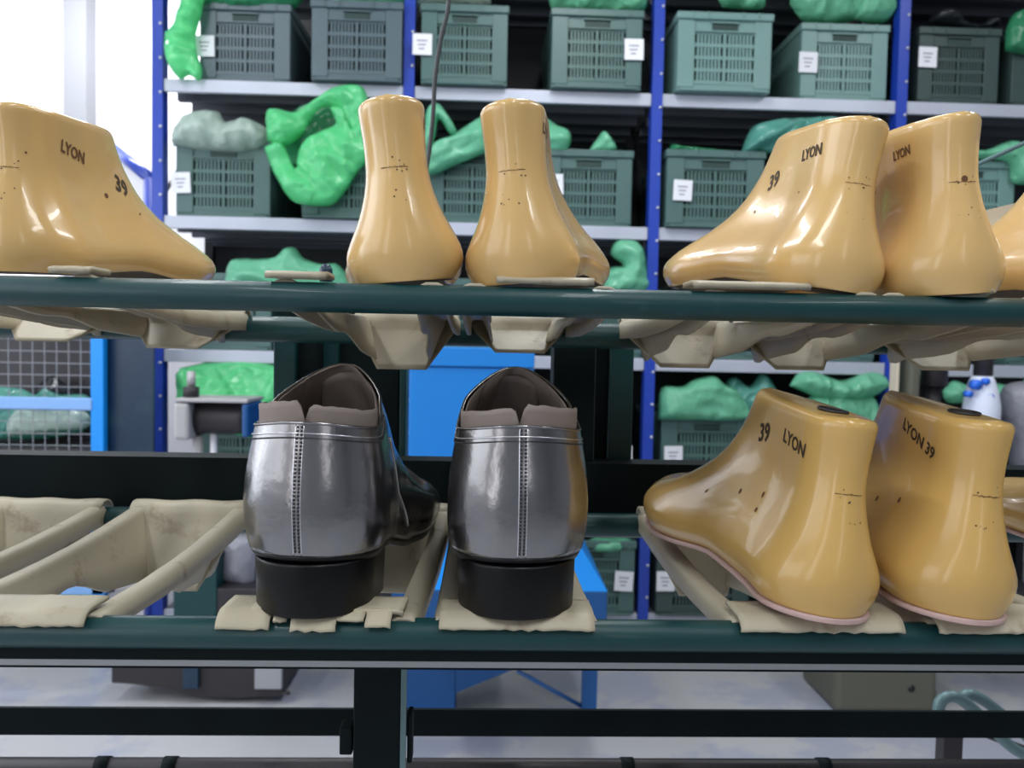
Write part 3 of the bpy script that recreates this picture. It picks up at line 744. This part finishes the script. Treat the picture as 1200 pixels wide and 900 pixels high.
    if socket:
        bm = bmesh.new(); zc = surf(1.0, .101, side); y_ = 0.036; hit = bv.ray_cast(Vector((0.0, y_, 0.2)), Vector((0, 0, -1)))
        cz = hit[0].z; nrm = hit[1] if hit[1].z > 0 else -hit[1]
        Mx = Matrix.Translation(Vector((0.0, y_, cz))) @ nrm.to_track_quat('Z', 'Y').to_matrix().to_4x4()
        tube(bm, [Mx @ Vector((0, 0, -0.002)), Mx @ Vector((0, 0, 0.0006))], 0.0078, 24)
        bmo('socket', bm, MT['socket'], root)
        bm = bmesh.new(); pts = [Mx @ Vector((0.0079*math.cos(a_*.2618), 0.0079*math.sin(a_*.2618), 0.0006)) for a_ in range(25)]
        tube(bm, pts, 0.0007, 6, False); bmo('socket_rim', bm, MT['iron'], root, True)
    if board:
        rings = []
        for h_, g in ((-.0030, 0.85), (-.0030, .97), (-.0025, 1.0), (-.0008, 1.0), (-.0002, .97), (-.0002, .85)):
            r = []
            for p in phis:
                q = surf(p, 0.004, side); q0 = surf(p, 0.0, side)
                cx_ = (q.x + surf(2*math.pi-p, 0.004, side).x)/2
                yy = q.y if g > .9 else 0.14 + (q.y-0.14)*0.95
                r.append(Vector((cx_ + (q.x-cx_)*g*1.0, yy, zs_last(q.y)+h_)))
            rings.append(r)
        V, F = loft(rings, True, True, True)
        from_py('insole_board', V, F, MT['board'], root)
    tag(root, label, 'shoe last', 'yellow plastic lasts on the trolley')
    return root, body
D2 = math.radians
HB = ZU + 0.001
upt = 3.0
# left last seen from its side
make_last('shoe_last', (-.280, .474, HB+0.003), (D2(2.5), 0, D2(0)), 1, 'large yellow last at upper left, side stamped LYON and 39', texts=[
    ('LYON', .0105, (0.1, .048, .080), (0, 1, -0.10), (0, 0.10, 1), (-1, 0, 0), 'crack'),
    ('39', .0165, (0.1, .106, .068), (0, 1, -0.25), (0, 0.2, 1), (-1, 0, 0))],
    sc=(1, 1.08, .965), spots=[((.1, .083, .058), (-1, 0, 0), .0022, .8, 0), ((.1, .118, .050), (-1, 0, 0), .0014, .5, .8), ((.1, .152, .056), (-1, 0, 0), .0013, .5, .8), ((.1, .012, .072), (-1, 0, 0), .0007, 1, 0)])
make_last('shoe_last', (-.0440, .442, HB), (D2(upt), D2(-6), D2(3)), -1, 'yellow last seen from its heel, left one of the middle pair', texts=[
    ('LYON', .008, (0.1, .034, .088), (0, 1, 0), (0, 0, 1), (-1, 0, 0), 'crack')])
make_last('shoe_last', (.0175, .442, HB), (D2(upt), D2(-4.5), D2(-9)), 1, 'right one of the middle yellow pair, toe peeking out at right', texts=[
    ('LYON', .0085, (0.1, .034, .087), (0, 1, 0), (0, 0, 1), (-1, 0, 0))])
make_last('shoe_last', (.202, .443, HB), (D2(upt), D2(7), D2(4)), -1, 'left one of the upper right yellow lasts, toe pointing left, stamped LYON', texts=[
    ('LYON', .0095, (-.1, .038, .083), (0, -1, 0), (0, 0, 1), (1, 0, 0)),
    ('39', .015, (-.1, .086, .073), (0, -1, 0.2), (0, 0.2, 1), (1, 0, 0))],
    sc=(1, 1, .97), spots=[((-.1, .098, .053), (1, 0, 0), .0016, .5, 2.2), ((-.1, .045, .060), (1, 0, 0), .0008, 1, 0)])
make_last('shoe_last', (.270, .436, HB), (D2(0.5), D2(-4), D2(0)), 1, 'right one of the upper right yellow lasts, dark hole at its back', texts=[
    ('LYON', .0075, (-.1, .040, .086), (0, -1, 0), (0, 0, 1), (1, 0, 0), 'crack')],
    spots=[((0, 0, .064), (0, 1, 0), .0019, 1, 0), ((-.1, .078, .070), (1, 0, 0), .0014, .4, 1.6), ((-.1, .078, .055), (1, 0, 0), .0014, .4, 1.6)])
make_last('shoe_last', (.405, .445, HB), (D2(upt), 0, D2(2)), -1, 'yellow last cut off by the right edge of the upper tier',
    spots=[((-.1, .170, .035), (1, 0, 0), .0022, 1, 0)])
HBL = ZL + 0.0035
lowt = 0.7
make_last('shoe_last', (.198, .425, HBL+0.005), (D2(lowt), D2(5), D2(5)), -1, 'lower yellow last with black socket on top, stamped 39 and LYON', mt='shaded', sc=(1.05, 1.05, 1.09), socket=True, board=True, texts=[
    ('39', .015, (-.1, .080, .084), (0, -1, 0.12), (0, 0.1, 1), (1, 0, 0)),
    ('LYON', .0105, (-.1, .041, .083), (0, -1, -0.22), (0, -0.2, 1), (1, 0, 0))],
    spots=[((-.1, .160, .043), (1, 0, 0), .0016, .5, 1.2), ((-.1, .125, .040), (1, 0, 0), .0016, .5, 1.2), ((-.1, .090, .047), (1, 0, 0), .0019, .6, 1.4), ((-.1, .065, .050), (1, 0, 0), .0020, .5, 1.5), ((-.1, .065, .041), (1, 0, 0), .0015, .7, 1.5)])
make_last('shoe_last', (.277, .425, HBL+0.005), (D2(lowt), D2(4), D2(3)), 1, 'yellow last in the lower tier beside the right edge, black socket on top', mt='shaded', sc=(1.05, 1.05, 1.09), socket=True, board=True, texts=[
    ('LYON 39', .0092, (-.1, .048, .086), (0, -1, -0.42), (0, -0.3, 1), (1, 0, 0))],
    spots=[((-.1, .055, .050), (1, 0, 0), .0019, .6, 1.4), ((-.1, .080, .046), (1, 0, 0), .0019, .6, 1.4)])
make_last('shoe_last', (.485, .440, HBL+0.003), (D2(lowt), 0, D2(2)), 1, 'yellow last whose toe shows at the right edge of the lower tier', mt='shaded', sc=(1.05, 1.05, 1.09), socket=True, board=True)

# ------------------------------------------------------------------ silver shoes
S_PH = [(0, .92), (.004, .965), (.012, .99), (.028, 1.0), (.045, .97), (.060, .915), (.073, .865), (.085, .78), (.096, .66), (.106, .52), (.114, .38)]
S_WY = [(-.01, .0415), (.03, .0415), (.07, .0395), (.11, .037), (.16, .043), (.20, .046), (.24, .041), (.28, .030), (.31, .022)]
S_YB = [(0, .0035), (.012, .001), (.028, 0), (.045, .001), (.073, .0055), (.108, .012)]
S_YF = [(0, .300), (.008, .303), (.018, .296), (.027, .270), (.036, .235), (.048, .198), (.060, .170), (.073, .145), (.090, .122), (.114, .100)]
def zs_shoe(y): return interp([(-.1, .034), (.055, .034), (.10, .024), (.15, .010), (.19, .006), (.25, .008), (.31, .016)], y)
def ss(phi, h, side): return surf(phi, h, side, S_PH, S_WY, S_YB, S_YF, zs_shoe, 1e6, 0, 0.0)
def htop(phi, inner=False):
    a_ = abs(((phi+math.pi) % (2*math.pi))-math.pi)/math.pi          # 0 back .. 1 front
    t = (1-math.cos(a_*math.pi))/2
    k = min(1, max(0, (t-0.22)/0.78)); k = k**1.15*(1.6-0.6*k)
    return 0.0735 - 0.004*math.sin(math.pi*min(1, t/0.35)) + 0.040*k
def make_shoe(loc, rot, side, label):
    root = empty('silver_shoe', loc, rot)
    n = 80; phis = [2*math.pi*(k+0.5)/n for k in range(n)]
    ls = [0, .03, .07, .12, .18, .25, .33, .42, .5, .58, .66, .74, .82, .9, .96, 1.0]
    def P_(ph, s, extra=0.0, off=0.0):
        h = htop(ph)*s + extra
        p = ss(ph, h, side)
        if off:
            c = Vector((ss(math.pi*0.5, h, side).x*0.5 + ss(math.pi*1.5, h, side).x*0.5, 0, 0))
            mid = (S_YB[2][1]+interp(S_YF, h))/2
            q = Vector((p.x-c.x, (p.y-mid)*0.35, 0)); l = max(1e-4, q.length)
            f = max(0, 1-off/l); p = Vector((c.x + (p.x-c.x)*f, mid + (p.y-mid)*(1 - off/max(abs(p.y-mid), 0.02) if abs(p.y-mid) > .02 else 1), p.z))
        return p
    rings = [[P_(p, s) for p in phis] for s in ls]
    V, F = loft(rings, True, True, False)
    up = from_py('upper', V, F, MT['leather'], root)
    # rolled collar edge, piping
    pts = [P_(p, 1.0) for p in phis]; pts.append(pts[0])
    bm = bmesh.new(); tube(bm, pts, 0.0009, 8, False); bmo('collar_edge', bm, MT['leather'], root, True)
    # collar band line + stitches (back half)
    bm = bmesh.new(); bm2 = bmesh.new()
    A = [(-1.25 + 2.5*i/60) for i in range(61)]
    pl = []
    for a_ in A:
        ph = a_ % (2*math.pi); h = htop(ph) - 0.0055; p = ss(ph, h, side); nn = Vector((p.x, (p.y-0.05)*0.8, 0)).normalized(); pl.append(p + nn*0.0003)
    tube(bm, pl, 0.00045, 6); bmo('collar_seam', bm, MT['leatheredge'], root, True)
    for i in range(130):
        a_ = -1.25 + 2.5*i/130; ph = a_ % (2*math.pi); ph2 = (a_+0.011) % (2*math.pi); h = htop(ph) - 0.0080
        p, q = ss(ph, h, side), ss(ph2, h, side); nn = Vector((p.x, (p.y-0.05)*0.8, 0)).normalized()*0.0003
        if (p-q).length > 1e-5: tube(bm2, [p+nn, q+nn], 0.00045, 5)
    o = bmo('collar_stitching', bm2, MT['stitch'], root, True); o['kind'] = 'stuff'
    # back seam: ridge and two rows of stitches
    bm = bmesh.new(); bm2 = bmesh.new()
    sx = 0.0
    for dx, r, b_, mm in ((-.0022, .0004, bm, 0), (.0022, .0004, bm, 0)):
        tube(b_, [ss(0.0001, .001 + .0715*i/30, side) + Vector((dx, 0.0002, 0)) for i in range(31)], r, 6)
    bmo('seam_ridge', bm, MT['leatheredge'], root, True)
    for i in range(34):
        h = .003 + .0205*i/10
        p, q = ss(0.0001, h, side), ss(0.0001, h+.0012, side)
        for dx in (-.0011, .0011):
            tube(bm2, [p+Vector((dx, -.0001, 0)), q+Vector((dx, -.0002, 0))], 0.00062, 5)
    o = bmo('back_stitching', bm2, MT['stitch'], root, True); o['kind'] = 'stuff'
    # side quarter seams
    for s_ in (1, -1):
        bm = bmesh.new(); pl = []
        for i in range(16):
            t = i/15; ph = (s_*(1.30+0.20*t)) % (2*math.pi); p = ss(ph, .062-.052*t, side); pl.append(p + Vector((s_*0.0004, 0, 0)))
        tube(bm, pl, 0.0008, 6); bmo('quarter_seam', bm, MT['leatheredge'], root, True)
    # lining
    def lin(ph):
        a_ = abs(((ph+math.pi) % (2*math.pi))-math.pi)
        s_ = ((ph+math.pi) % (2*math.pi))-math.pi
        if a_ > 1.12: return -0.0006
        base = 0.0125 if s_*side > 0 else 0.0105
        return base*min(1, (1.12-a_)/0.10) + 0.0010*noise.noise(Vector((s_*9, loc[0]*30, 0))) - 0.0006
    phl = []
    for k in range(121): phl.append(-math.pi + 2*math.pi*(k+0.5)/121)
    seam0 = -0.055*side
    rings = []
    for s in (-.2, .25, .55, .8, .93, 1.0):
        rings.append([P_(p % (2*math.pi), s if s > 0 else 0.1, 0, 0.0026) for p in phl])
    for e in (0.35, 0.7, 1.0):
        r = []
        for p in phl:
            q = P_(p % (2*math.pi), 1.0, 0, 0.0026 if True else 0); notch = 1.0
            if abs(p-seam0) < 0.06: notch = max(0.02, abs(p-seam0)/0.06)
            r.append(q + Vector((0, -0.0012*e*(1 if abs(p) < 1.1 else 0), max(-0.001, lin(p % (2*math.pi)))*e*notch)))
        rings.append(r)
    V, F = loft(rings, True, True, False)
    o = from_py('lining', V, F, MT['lining'], root); md = o.modifiers.new('t', 'SOLIDIFY'); md.thickness = 0.0012; md.offset = 0
    # welt and sole, heel
    rings = []
    for h_, g in ((-.0050, .90), (-.0050, .945), (-.001, .965), (0.0005, .965), (0.0008, .9)):
        r = []
        for p in phis:
            q = ss(p, 0.002, side); cx_ = (q.x + ss(2*math.pi-p, 0.002, side).x)/2
            r.append(Vector((cx_+(q.x-cx_)*g, q.y if g > .95 else .15+(q.y-.15)*.97, zs_shoe(q.y)+h_)))
        rings.append(r)
    V, F = loft(rings, True, True, True); from_py('outsole', V, F, MT['heel'], root)
    rings = []
    prof = []
    for k in range(41):
        a_ = -math.pi/2*1.0 + math.pi*k/40
        prof.append((0.0345*math.sin(a_), 0.036 - 0.0335*math.cos(a_)))
    prof += [(0.0345, .062), (0.02, .066), (-0.02, .066), (-0.0345, .062)]
    for z, g in ((0, .955), (.0007, .975), (.0285, 1.0), (.030, .995)):
        rings.append([Vector((x*g, .036+(y-.036)*g, z)) for x, y in prof])
    V, F = loft(rings, True, True, True)
    o = from_py('heel', V, F, MT['heel'], root, smooth=False)
    for p in o.data.polygons: p.use_smooth = abs(p.normal.z) < .5
    # tongue
    V, F = [], []
    for i in range(9):
        for j in range(9):
            t = i/8; u = -1+2*j/8
            V.append((u*0.020*(1-.25*t*t), 0.112 - 0.020*t + 0.012*u*u*0 + .004*(1-u*u), zs_shoe(.1) + 0.068 + 0.040*t - .006*u*u))
    for i in range(8):
        for j in range(8): F.append((i*9+j, i*9+j+1, (i+1)*9+j+1, (i+1)*9+j))
    o = from_py('tongue', V, F, MT['lining'], root); md = o.modifiers.new('t', 'SOLIDIFY'); md.thickness = 0.002
    tag(root, label, 'shoe', 'unfinished silver shoes on the trolley')
    return root
ZS = ZL + 0.0034
make_shoe((-.1000, .432, ZS), (0, 0, D2(-6.5)), -1, 'silver metallic leather shoe with black heel seen from behind, the left one')
make_shoe((.0225, .432, ZS), (0, 0, D2(2.5)), 1, 'silver metallic leather shoe with black heel seen from behind, the right one')

# ------------------------------------------------------------------ blue cabinet
Y = 2.55
def px_box(name, x0, x1, y0, y1, Yf, dep, m, root, bev=0.004):
    a = P(x0, y1, Yf); b = P(x1, y0, Yf); c = P((x0+x1)/2, y1, Yf); d = P((x0+x1)/2, y0, Yf)
    return child(boxo(name, a.x, b.x, Yf, Yf+dep, c.z, d.z, m, None, bev), root)
bc = tag(empty('blue_cabinet', (P(550, 800, Y).x, Y, 0)), 'bright blue steel cabinet on a sloping base in the aisle', 'cabinet')
px_box('lid', 476, 627, 407, 430, Y-0.008, .42, MT['mblue'], bc)
px_box('body', 477, 626, 431, 640, Y, .40, MT['mblue'], bc)
a = P(468, 640, Y-0.1); b = P(690, 640, Y-0.1); z_t = P(575, 630, Y).z; z_m = P(575, 692, Y-.3).z; z_b = 0.10
V = [(a.x+.02, Y+.4, z_t), (b.x-.02, Y+.4, z_t), (b.x-.03, Y+.02, z_t), (a.x+.03, Y+.02, z_t),
     (a.x-.03, Y+.4, z_m), (b.x+.04, Y+.4, z_m), (b.x+.03, Y-.3, z_m), (a.x-.0, Y-.3, z_m)]
child(from_py('sloping_hood', [Vector(v) for v in V], [(3, 2, 1, 0), (0, 1, 5, 4), (1, 2, 6, 5), (2, 3, 7, 6), (3, 0, 4, 7)], MT['mblue'], None, False), bc)
child(boxo('base', a.x, b.x+.03, Y-.3, Y+.4, z_b+.36, z_m, MT['mblued'], None, .004), bc)  # darker blue paints in the shade on this upright front
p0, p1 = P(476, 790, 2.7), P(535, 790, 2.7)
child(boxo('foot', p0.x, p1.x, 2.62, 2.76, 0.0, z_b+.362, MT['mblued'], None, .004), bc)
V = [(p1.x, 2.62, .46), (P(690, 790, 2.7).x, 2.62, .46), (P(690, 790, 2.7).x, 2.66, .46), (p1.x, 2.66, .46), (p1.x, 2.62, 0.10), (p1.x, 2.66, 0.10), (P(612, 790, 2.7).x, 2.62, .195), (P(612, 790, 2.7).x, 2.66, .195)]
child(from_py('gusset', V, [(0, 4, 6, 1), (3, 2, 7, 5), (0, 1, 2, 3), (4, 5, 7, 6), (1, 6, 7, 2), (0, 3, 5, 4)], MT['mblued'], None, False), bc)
bt = tag(empty('blue_table_frame', (P(691, 790, 2.6).x, 2.6, 0)), 'dark blue leg with slanting brace right of the blue cabinet base', 'frame')
a, b = P(683, 800, 2.6), P(700, 800, 2.6)
child(boxo('leg', a.x, b.x, 2.6, 2.64, 0, .5, MT['mblued']), bt)
child(tubeo('brace', [P(606, 786, 2.62), P(690, 832, 2.62)], .007, MT['mblued']), bt)
child(tubeo('foot_bar', [(a.x-.06, 2.62, .012), (b.x+.06, 2.62, .012)], .012, MT['mblued']), bt)

# ------------------------------------------------------------------ cage trolley at the left
Yc = 3.10
cg = tag(empty('mesh_cage', (P(60, 500, Yc).x, Yc, 0)), 'blue wire-mesh cage cart at the left edge with bags inside', 'cage')
px_box('corner_post', 107, 121, 385, 776, Yc, .035, MT['lblue'], cg)
px_box('side_panel', 123, 180, 340, 640, Yc+.05, .012, MT['navy'], cg, .001)
px_box('top_bar', -60, 107, 372, 394, Yc, .03, MT['navy'], cg)
a, b = P(-60, 471, Yc), P(108, 470, Yc)
child(boxo('cross_bar', a.x, b.x, Yc-.005, Yc+.02, a.z-.023, a.z+.023, MT['pblue'], None, .004), cg)
a = P(-60, 690, Yc); b = P(122, 690, Yc)
child(boxo('lower_bar', a.x, b.x, Yc, Yc+.03, a.z-.02, a.z+.02, MT['pblue'], None, .004), cg)
px_box('back_panel', -80, 125, 384, 720, Yc+.33, .01, MT['iron'], cg, 0)
bm = bmesh.new(); a = P(-60, 520, Yc+.015); b = P(107, 390, Yc+.015); zlo = P(50, 700, Yc).z
x = a.x
while x < b.x:
    tube(bm, [(x, Yc+.015, zlo), (x, Yc+.015, b.z)], .0016, 5); x += .045
z = zlo
while z < b.z:
    tube(bm, [(a.x, Yc+.018, z), (b.x, Yc+.018, z)], .0016, 5); z += .045
o = child(bmo('wire_mesh', bm, MT['wallg']), cg); o['kind'] = 'stuff'
child(boxo('cage_shelf', P(-60, 520, Yc).x, P(121, 520, Yc).x, Yc+.03, Yc+.325, P(50, 524, Yc).z-.02, P(50, 524, Yc).z-.006, MT['iron']), cg)
for px in (-50, 114):
    q = P(px, 776, Yc+.02); child(boxo('foot', q.x-.015, q.x+.015, Yc+.005, Yc+.035, 0, P(px, 776, Yc).z+.004, MT['iron']), cg)
bag([(-20, 515), (-20, 460), (20, 455), (42, 462), (56, 452), (74, 462), (104, 465), (104, 500), (62, 514)], Yc+.2, MT['tbag'], 'teal bags heaped inside the mesh cage', .06, 31, .05, group='crumpled bags in the cage')
bag([(10, 512), (18, 482), (42, 472), (85, 476), (105, 487), (100, 502), (60, 505)], Yc+.10, MT['wbag'], 'pale mint bag against the mesh of the cage', .04, 32, .04, group='crumpled bags in the cage')
bag([(30, 465), (48, 448), (62, 440), (78, 452), (92, 465)], Yc+.24, MT['dkbag'], 'dark bag at the back of the mesh cage', .05, 33, .04, group='crumpled bags in the cage')
bag([(60, 705), (80, 690), (112, 694), (116, 712), (90, 716)], Yc+.1, MT['gbag2'], 'green film low in the cage behind the empty cradles', .04, 34, .03, group='crumpled bags in the cage')
# blue cabinet frame by the wall
bf = tag(empty('blue_board_frame', P(150, 250, 3.9)), 'blue framed board standing by the white wall left of the rack', 'board')
A_, B_ = P(126, 170, 4.0), P(176, 209, 3.56)
def quadbar(p, q, t, d):
    return child(tubeo('frame_bar', [p, q], t, MT['blue'], seg=4), bf)
zlow = .2
quadbar(Vector((A_.x, A_.y, A_.z)), B_, .03, 0)
quadbar(B_, Vector((B_.x, B_.y, zlow)), .03, 0)
quadbar(A_, Vector((A_.x, A_.y, zlow)), .03, 0)
V = [A_+Vector((0, 0, -.03)), (B_+Vector((0, 0, -.03))), Vector((B_.x, B_.y, zlow+.4)), Vector((A_.x, A_.y, zlow+.4))]
V += [v + Vector((.012, .012, 0)) for v in V]
child(from_py('board_panel', V, [(0, 1, 2, 3), (7, 6, 5, 4), (0, 4, 5, 1), (1, 5, 6, 2), (2, 6, 7, 3), (3, 7, 4, 0)], MT['wall'], None, False), bf)
quadbar(Vector((A_.x, A_.y, zlow)), Vector((A_.x, A_.y, 0.0)), .03, 0); quadbar(Vector((B_.x, B_.y, zlow)), Vector((B_.x, B_.y, 0.0)), .03, 0)

# ------------------------------------------------------------------ roller clamp machine at the left
Ym = 2.75
rc = tag(empty('roller_machine', (P(235, 800, Ym).x, Ym+.1, 0)), 'dark floor machine topped by a roller clamp with bolt and blue right cheek', 'machine')
def rch(o): return child(o, rc)
zt_, zb_ = P(250, 472, Ym).z, P(250, 513, Ym).z
a, b = P(222, 475, Ym), P(283, 475, Ym); p = P(203, 475, Ym); p2 = P(291, 475, Ym)
pts_ = [(a.x, 0.0), (a.x+.02, .03), (b.x-.02, .03), (b.x, 0)]
rch(tubeo('roller_body', [(a.x, Ym+.09, (zt_+zb_)/2), (a.x+.03, Ym+.09, (zt_+zb_)/2), (b.x-.03, Ym+.09, (zt_+zb_)/2), (b.x, Ym+.09, (zt_+zb_)/2)], [.062, .055, .055, .062], MT['iron'], seg=24))
rch(boxo('left_cheek', p.x, a.x-.0005, Ym-.004, Ym+.18, zb_-.010, zt_-.001, MT['mgrey'], None, .012))
rch(boxo('right_cheek', b.x+.0005, p2.x, Ym-.002, Ym+.18, zb_+.002, zt_-.001, MT['mblued'], None, .008))
p0, p1 = P(206, 470, Ym), P(291, 470, Ym); rch(boxo('top_plate', p0.x, p1.x, Ym-.006, Ym+.19, zt_+.0005, zt_+.014, MT['mgrey'], None, .004))
q = P(224, 470, Ym+.06)
rch(tubeo('nut', [(q.x, Ym+.06, zt_+.0145), (q.x, Ym+.06, zt_+.050)], .027, MT['iron'], seg=6))
rch(tubeo('bolt', [(q.x, Ym+.06, zt_+.0505), (q.x, Ym+.06, P(224, 436, Ym).z)], .014, MT['mgrey']))
zbase = P(230, 640, Ym).z
rch(tubeo('post', [(P(222, 520, Ym).x, Ym+.08, zbase), (P(222, 520, Ym).x, Ym+.08, zb_-.0055)], .018, MT['mgrey']))
rch(tubeo('guide_tube', [(P(240, 520, Ym).x, Ym+.09, zbase), (P(240, 520, Ym).x, Ym+.09, zb_+.004)], .012, MT['wall']))
a, b = P(203, 680, Ym), P(254, 680, Ym)
rch(boxo('cabinet', a.x, b.x, Ym, Ym+.35, P(230, 772, Ym).z, zbase, MT['teal'], None, .004))
a2, b2 = P(254, 690, Ym), P(330, 690, Ym)
rch(boxo('tray', a2.x+.001, b2.x, Ym, Ym+.35, P(270, 735, Ym).z, P(270, 690, Ym).z, MT['iron'], None, .004))
rch(boxo('tray_leg', b2.x-.04, b2.x, Ym+.1, Ym+.3, P(270, 772, Ym).z, P(270, 735, Ym).z, MT['iron']))
bag([(259, 640), (264, 628), (300, 630), (300, 682), (278, 686), (264, 682), (259, 665)], Ym+.10, MT['graybag'], 'pale grey bag between the empty cradle and the left silver shoe', .05, 35, .015, .02, group='sacks near the machines')
pts = [(131, 770), (131, 800), (160, 802), (190, 806), (225, 815), (272, 824), (295, 817), (330, 816), (330, 770)]
V = []
for dx in (0, .3):
    for (x, y) in pts:
        p = P(x, y, Ym); V.append((p.x, Ym+dx, max(.02, p.z)))
n = len(pts); F = [tuple(range(n)), tuple(range(2*n-1, n-1, -1))] + [(i, i+n, (i+1) % n+n, (i+1) % n) for i in range(n)]
rch(from_py('floor_base', V, F, MT['iron'], None, False))
px_box('blue_block', 214, 232, 772, 808, Ym-.02, .02, MT['navy'], rc, .003)
px_box('end_block', 298, 330, 776, 808, Ym-.02, .02, MT['wallg'], rc, .003)
p = P(333, 812, Ym); rch(tubeo('screw', [(p.x-.01, Ym-.002, p.z), (p.x+.02, Ym-.002, p.z)], .006, MT['iron']))
for px, z_ in ((175, .06), (262, .012), (320, .04)):
    p = P(px, 800, Ym+.2); rch(tubeo('foot', [(p.x, Ym+.2, 0), (p.x, Ym+.2, .09)], .02, MT['iron']))

# ------------------------------------------------------------------ olive machine at the right
Yo = 2.70
om = tag(empty('press_machine', (P(1045, 800, Yo).x, Yo, 0)), 'olive grey machine with dark round column right of the fourth blue post', 'machine')
px_box('base', 978, 1104, 700, 836, Yo, .3, MT['olive'], om, .02)
p = P(1068, 807, Yo); child(tubeo('bolt_hole', [(p.x, Yo-.002, p.z), (p.x, Yo+.002, p.z)], .012, MT['socket']), om)
child(boxo('foot_plate', P(980, 838, Yo).x, P(1102, 838, Yo).x, Yo+.02, Yo+.28, 0, .075, MT['olive'], None, .01), om)
zt5 = P(1150, 560, Yo).z
child(boxo('side_table', P(1100, 560, Yo).x, P(1300, 560, Yo).x, Yo-.08, Yo+.30, zt5-.03, zt5, MT['iron'], None, .004), om)
px_box('side_strip', 1040, 1056, 395, 700, Yo+.02, .05, MT['cream2'], om, .002)
px_box('column', 1056, 1082, 380, 700, Yo+.0, .1, MT['olive'], om, .01)
a = P(1092, 500, Yo+.05)
child(tubeo('cylinder', [(a.x, Yo+.05, P(1092, 452, Yo+.05).z), (a.x, Yo+.05, P(1092, 380, Yo+.05).z)], .044, MT['iron'], seg=24), om)
child(tubeo('cylinder_rod', [(a.x, Yo+.05, P(1092, 700, Yo+.05).z), (a.x, Yo+.05, P(1092, 453, Yo+.05).z)], .024, MT['iron'], seg=24), om)
# wrapped bottle
bo = tag(empty('wrapped_bottle', (P(1150, 480, Yo).x, Yo+.06, zt5)), 'dark-necked bottle in blue and white wrapping at the right behind the lower lasts', 'bottle')
Yq = Yo+.06; p = P(1150, 480, Yq)
zz = lambda y: P(1150, y, Yq).z
child(tubeo('wrapping', [(p.x, Yq, zt5+.001), (p.x, Yq, zz(475)), (p.x-.002, Yq, zz(458)), (p.x-.002, Yq, zz(447)), (p.x-.002, Yq, zz(441))], [.062, .060, .052, .042, .034], MT['bottlew'], seg=20), bo)
for k, (px, py, r_) in enumerate(((1146, 451, .018), (1157, 447, .012), (1137, 462, .012), (1161, 466, .014))):
    q = P(px, py, Yq-.053); child(tubeo('blue_print', [q, q+Vector((.002, .03, 0))], r_, MT['bottleb'], None, 9), bo)
child(tubeo('neck', [(p.x, Yq, zz(440.5)), (p.x, Yq, zz(400)), (p.x, Yq, zz(396))], [.031, .032, .026], MT['iron'], seg=20), bo)
child(tubeo('cap_ring', [(p.x, Yq, zz(396)), (p.x, Yq, zz(393))], .018, MT['mgrey']), bo)
bag([(1184, 552), (1178, 500), (1172, 475), (1178, 452), (1215, 448), (1240, 480), (1240, 552)], Yo+.10, MT['graybag'], 'lavender grey sack at the right edge behind the lower lasts', .09, 36, .02, .02, group='sacks near the machines')
# hooked tubes lower right
ho = tag(empty('hooked_tube_stand', (P(1115, 870, 1.0).x, 1.0, 0)), 'grey bent tube hooks on a black leg at the lower right', 'stand')
Yh = 1.0
child(tubeo('hook', smooth_pts([P(1100, 840, Yh), P(1101, 825, Yh), P(1110, 817, Yh), P(1125, 819, Yh), P(1150, 840, Yh), P(1185, 875, Yh), P(1215, 890, Yh)]), .0075, MT['rod']), ho)
child(tubeo('hook', smooth_pts([P(1128, 817, Yh+.03), P(1138, 814, Yh+.03), P(1160, 826, Yh+.03), P(1200, 860, Yh+.03), P(1230, 890, Yh+.03)]), .0075, MT['rod']), ho)
a, b = P(1106, 880, Yh+.05), P(1128, 880, Yh+.05)
child(boxo('leg', a.x, b.x, Yh+.05, Yh+.07, .0, P(1115, 846, Yh+.05).z, MT['iron']), ho)
child(tubeo('cross_tube', [P(1100, 838, Yh+.04), P(1230, 890, Yh+.04)], .005, MT['iron']), ho)

# ------------------------------------------------------------------ small things near the upper tier
cb = tubeo('power_cable', smooth_pts([P(528, -140, .95), P(527, -30, .95), P(525, 10, .95), P(517, 45, .95), P(510, 90, .95), P(507, 140, .95), P(501, 190, .95), P(488, 260, .93), P(470, 330, .86), P(455, 400, .80)], 6), .0026, MT['cable'], seg=8)
tag(cb, 'thin grey cable hanging down behind the middle lasts', 'cable')
rd = tubeo('thin_rod', [P(1120, 206, .80), P(1147, 192, .80), P(1200, 168, .80), P(1290, 128, .80), P(1290, 330, .80)], .0022, MT['rod'], seg=8)
tag(rd, 'thin grey-green rod slanting up at the right edge', 'rod')
kb = tubeo('dark_knob', [P(382, 330, .80), P(382, 316, .80), P(382, 311, .80), P(382, 309, .80)], [.0065, .0065, .0045, .001], MT['navy'], seg=16)
tag(kb, 'small dark navy knob standing left of the middle lasts', 'knob')
cbd = tag(empty('cream_board', P(1180, 260, .62)), 'cream board with a white pad leaning by the last at the right edge', 'board')
V = [P(1152, 247, .66), P(1215, 232, .66), P(1215, 258, .66), P(1156, 264, .66)]; V += [v+Vector((0, .012, 0)) for v in V]
bx = [(3, 2, 1, 0), (4, 5, 6, 7), (0, 1, 5, 4), (1, 2, 6, 5), (2, 3, 7, 6), (3, 0, 4, 7)]
child(from_py('board', V, bx, MT['cream2'], None, False), cbd)
V = [P(1160, 264, .655), P(1197, 258, .655), P(1196, 290, .655), P(1168, 292, .655)]; V += [v+Vector((0, .014, 0)) for v in V]
child(from_py('pad', V, bx, MT['paper'], None, False), cbd)
V = [P(1172, 290, .66), P(1190, 290, .66), P(1190, 345, .66), P(1172, 345, .66)]; V += [v+Vector((0, .01, 0)) for v in V]
child(from_py('support', V, bx, MT['cream2'], None, False), cbd)
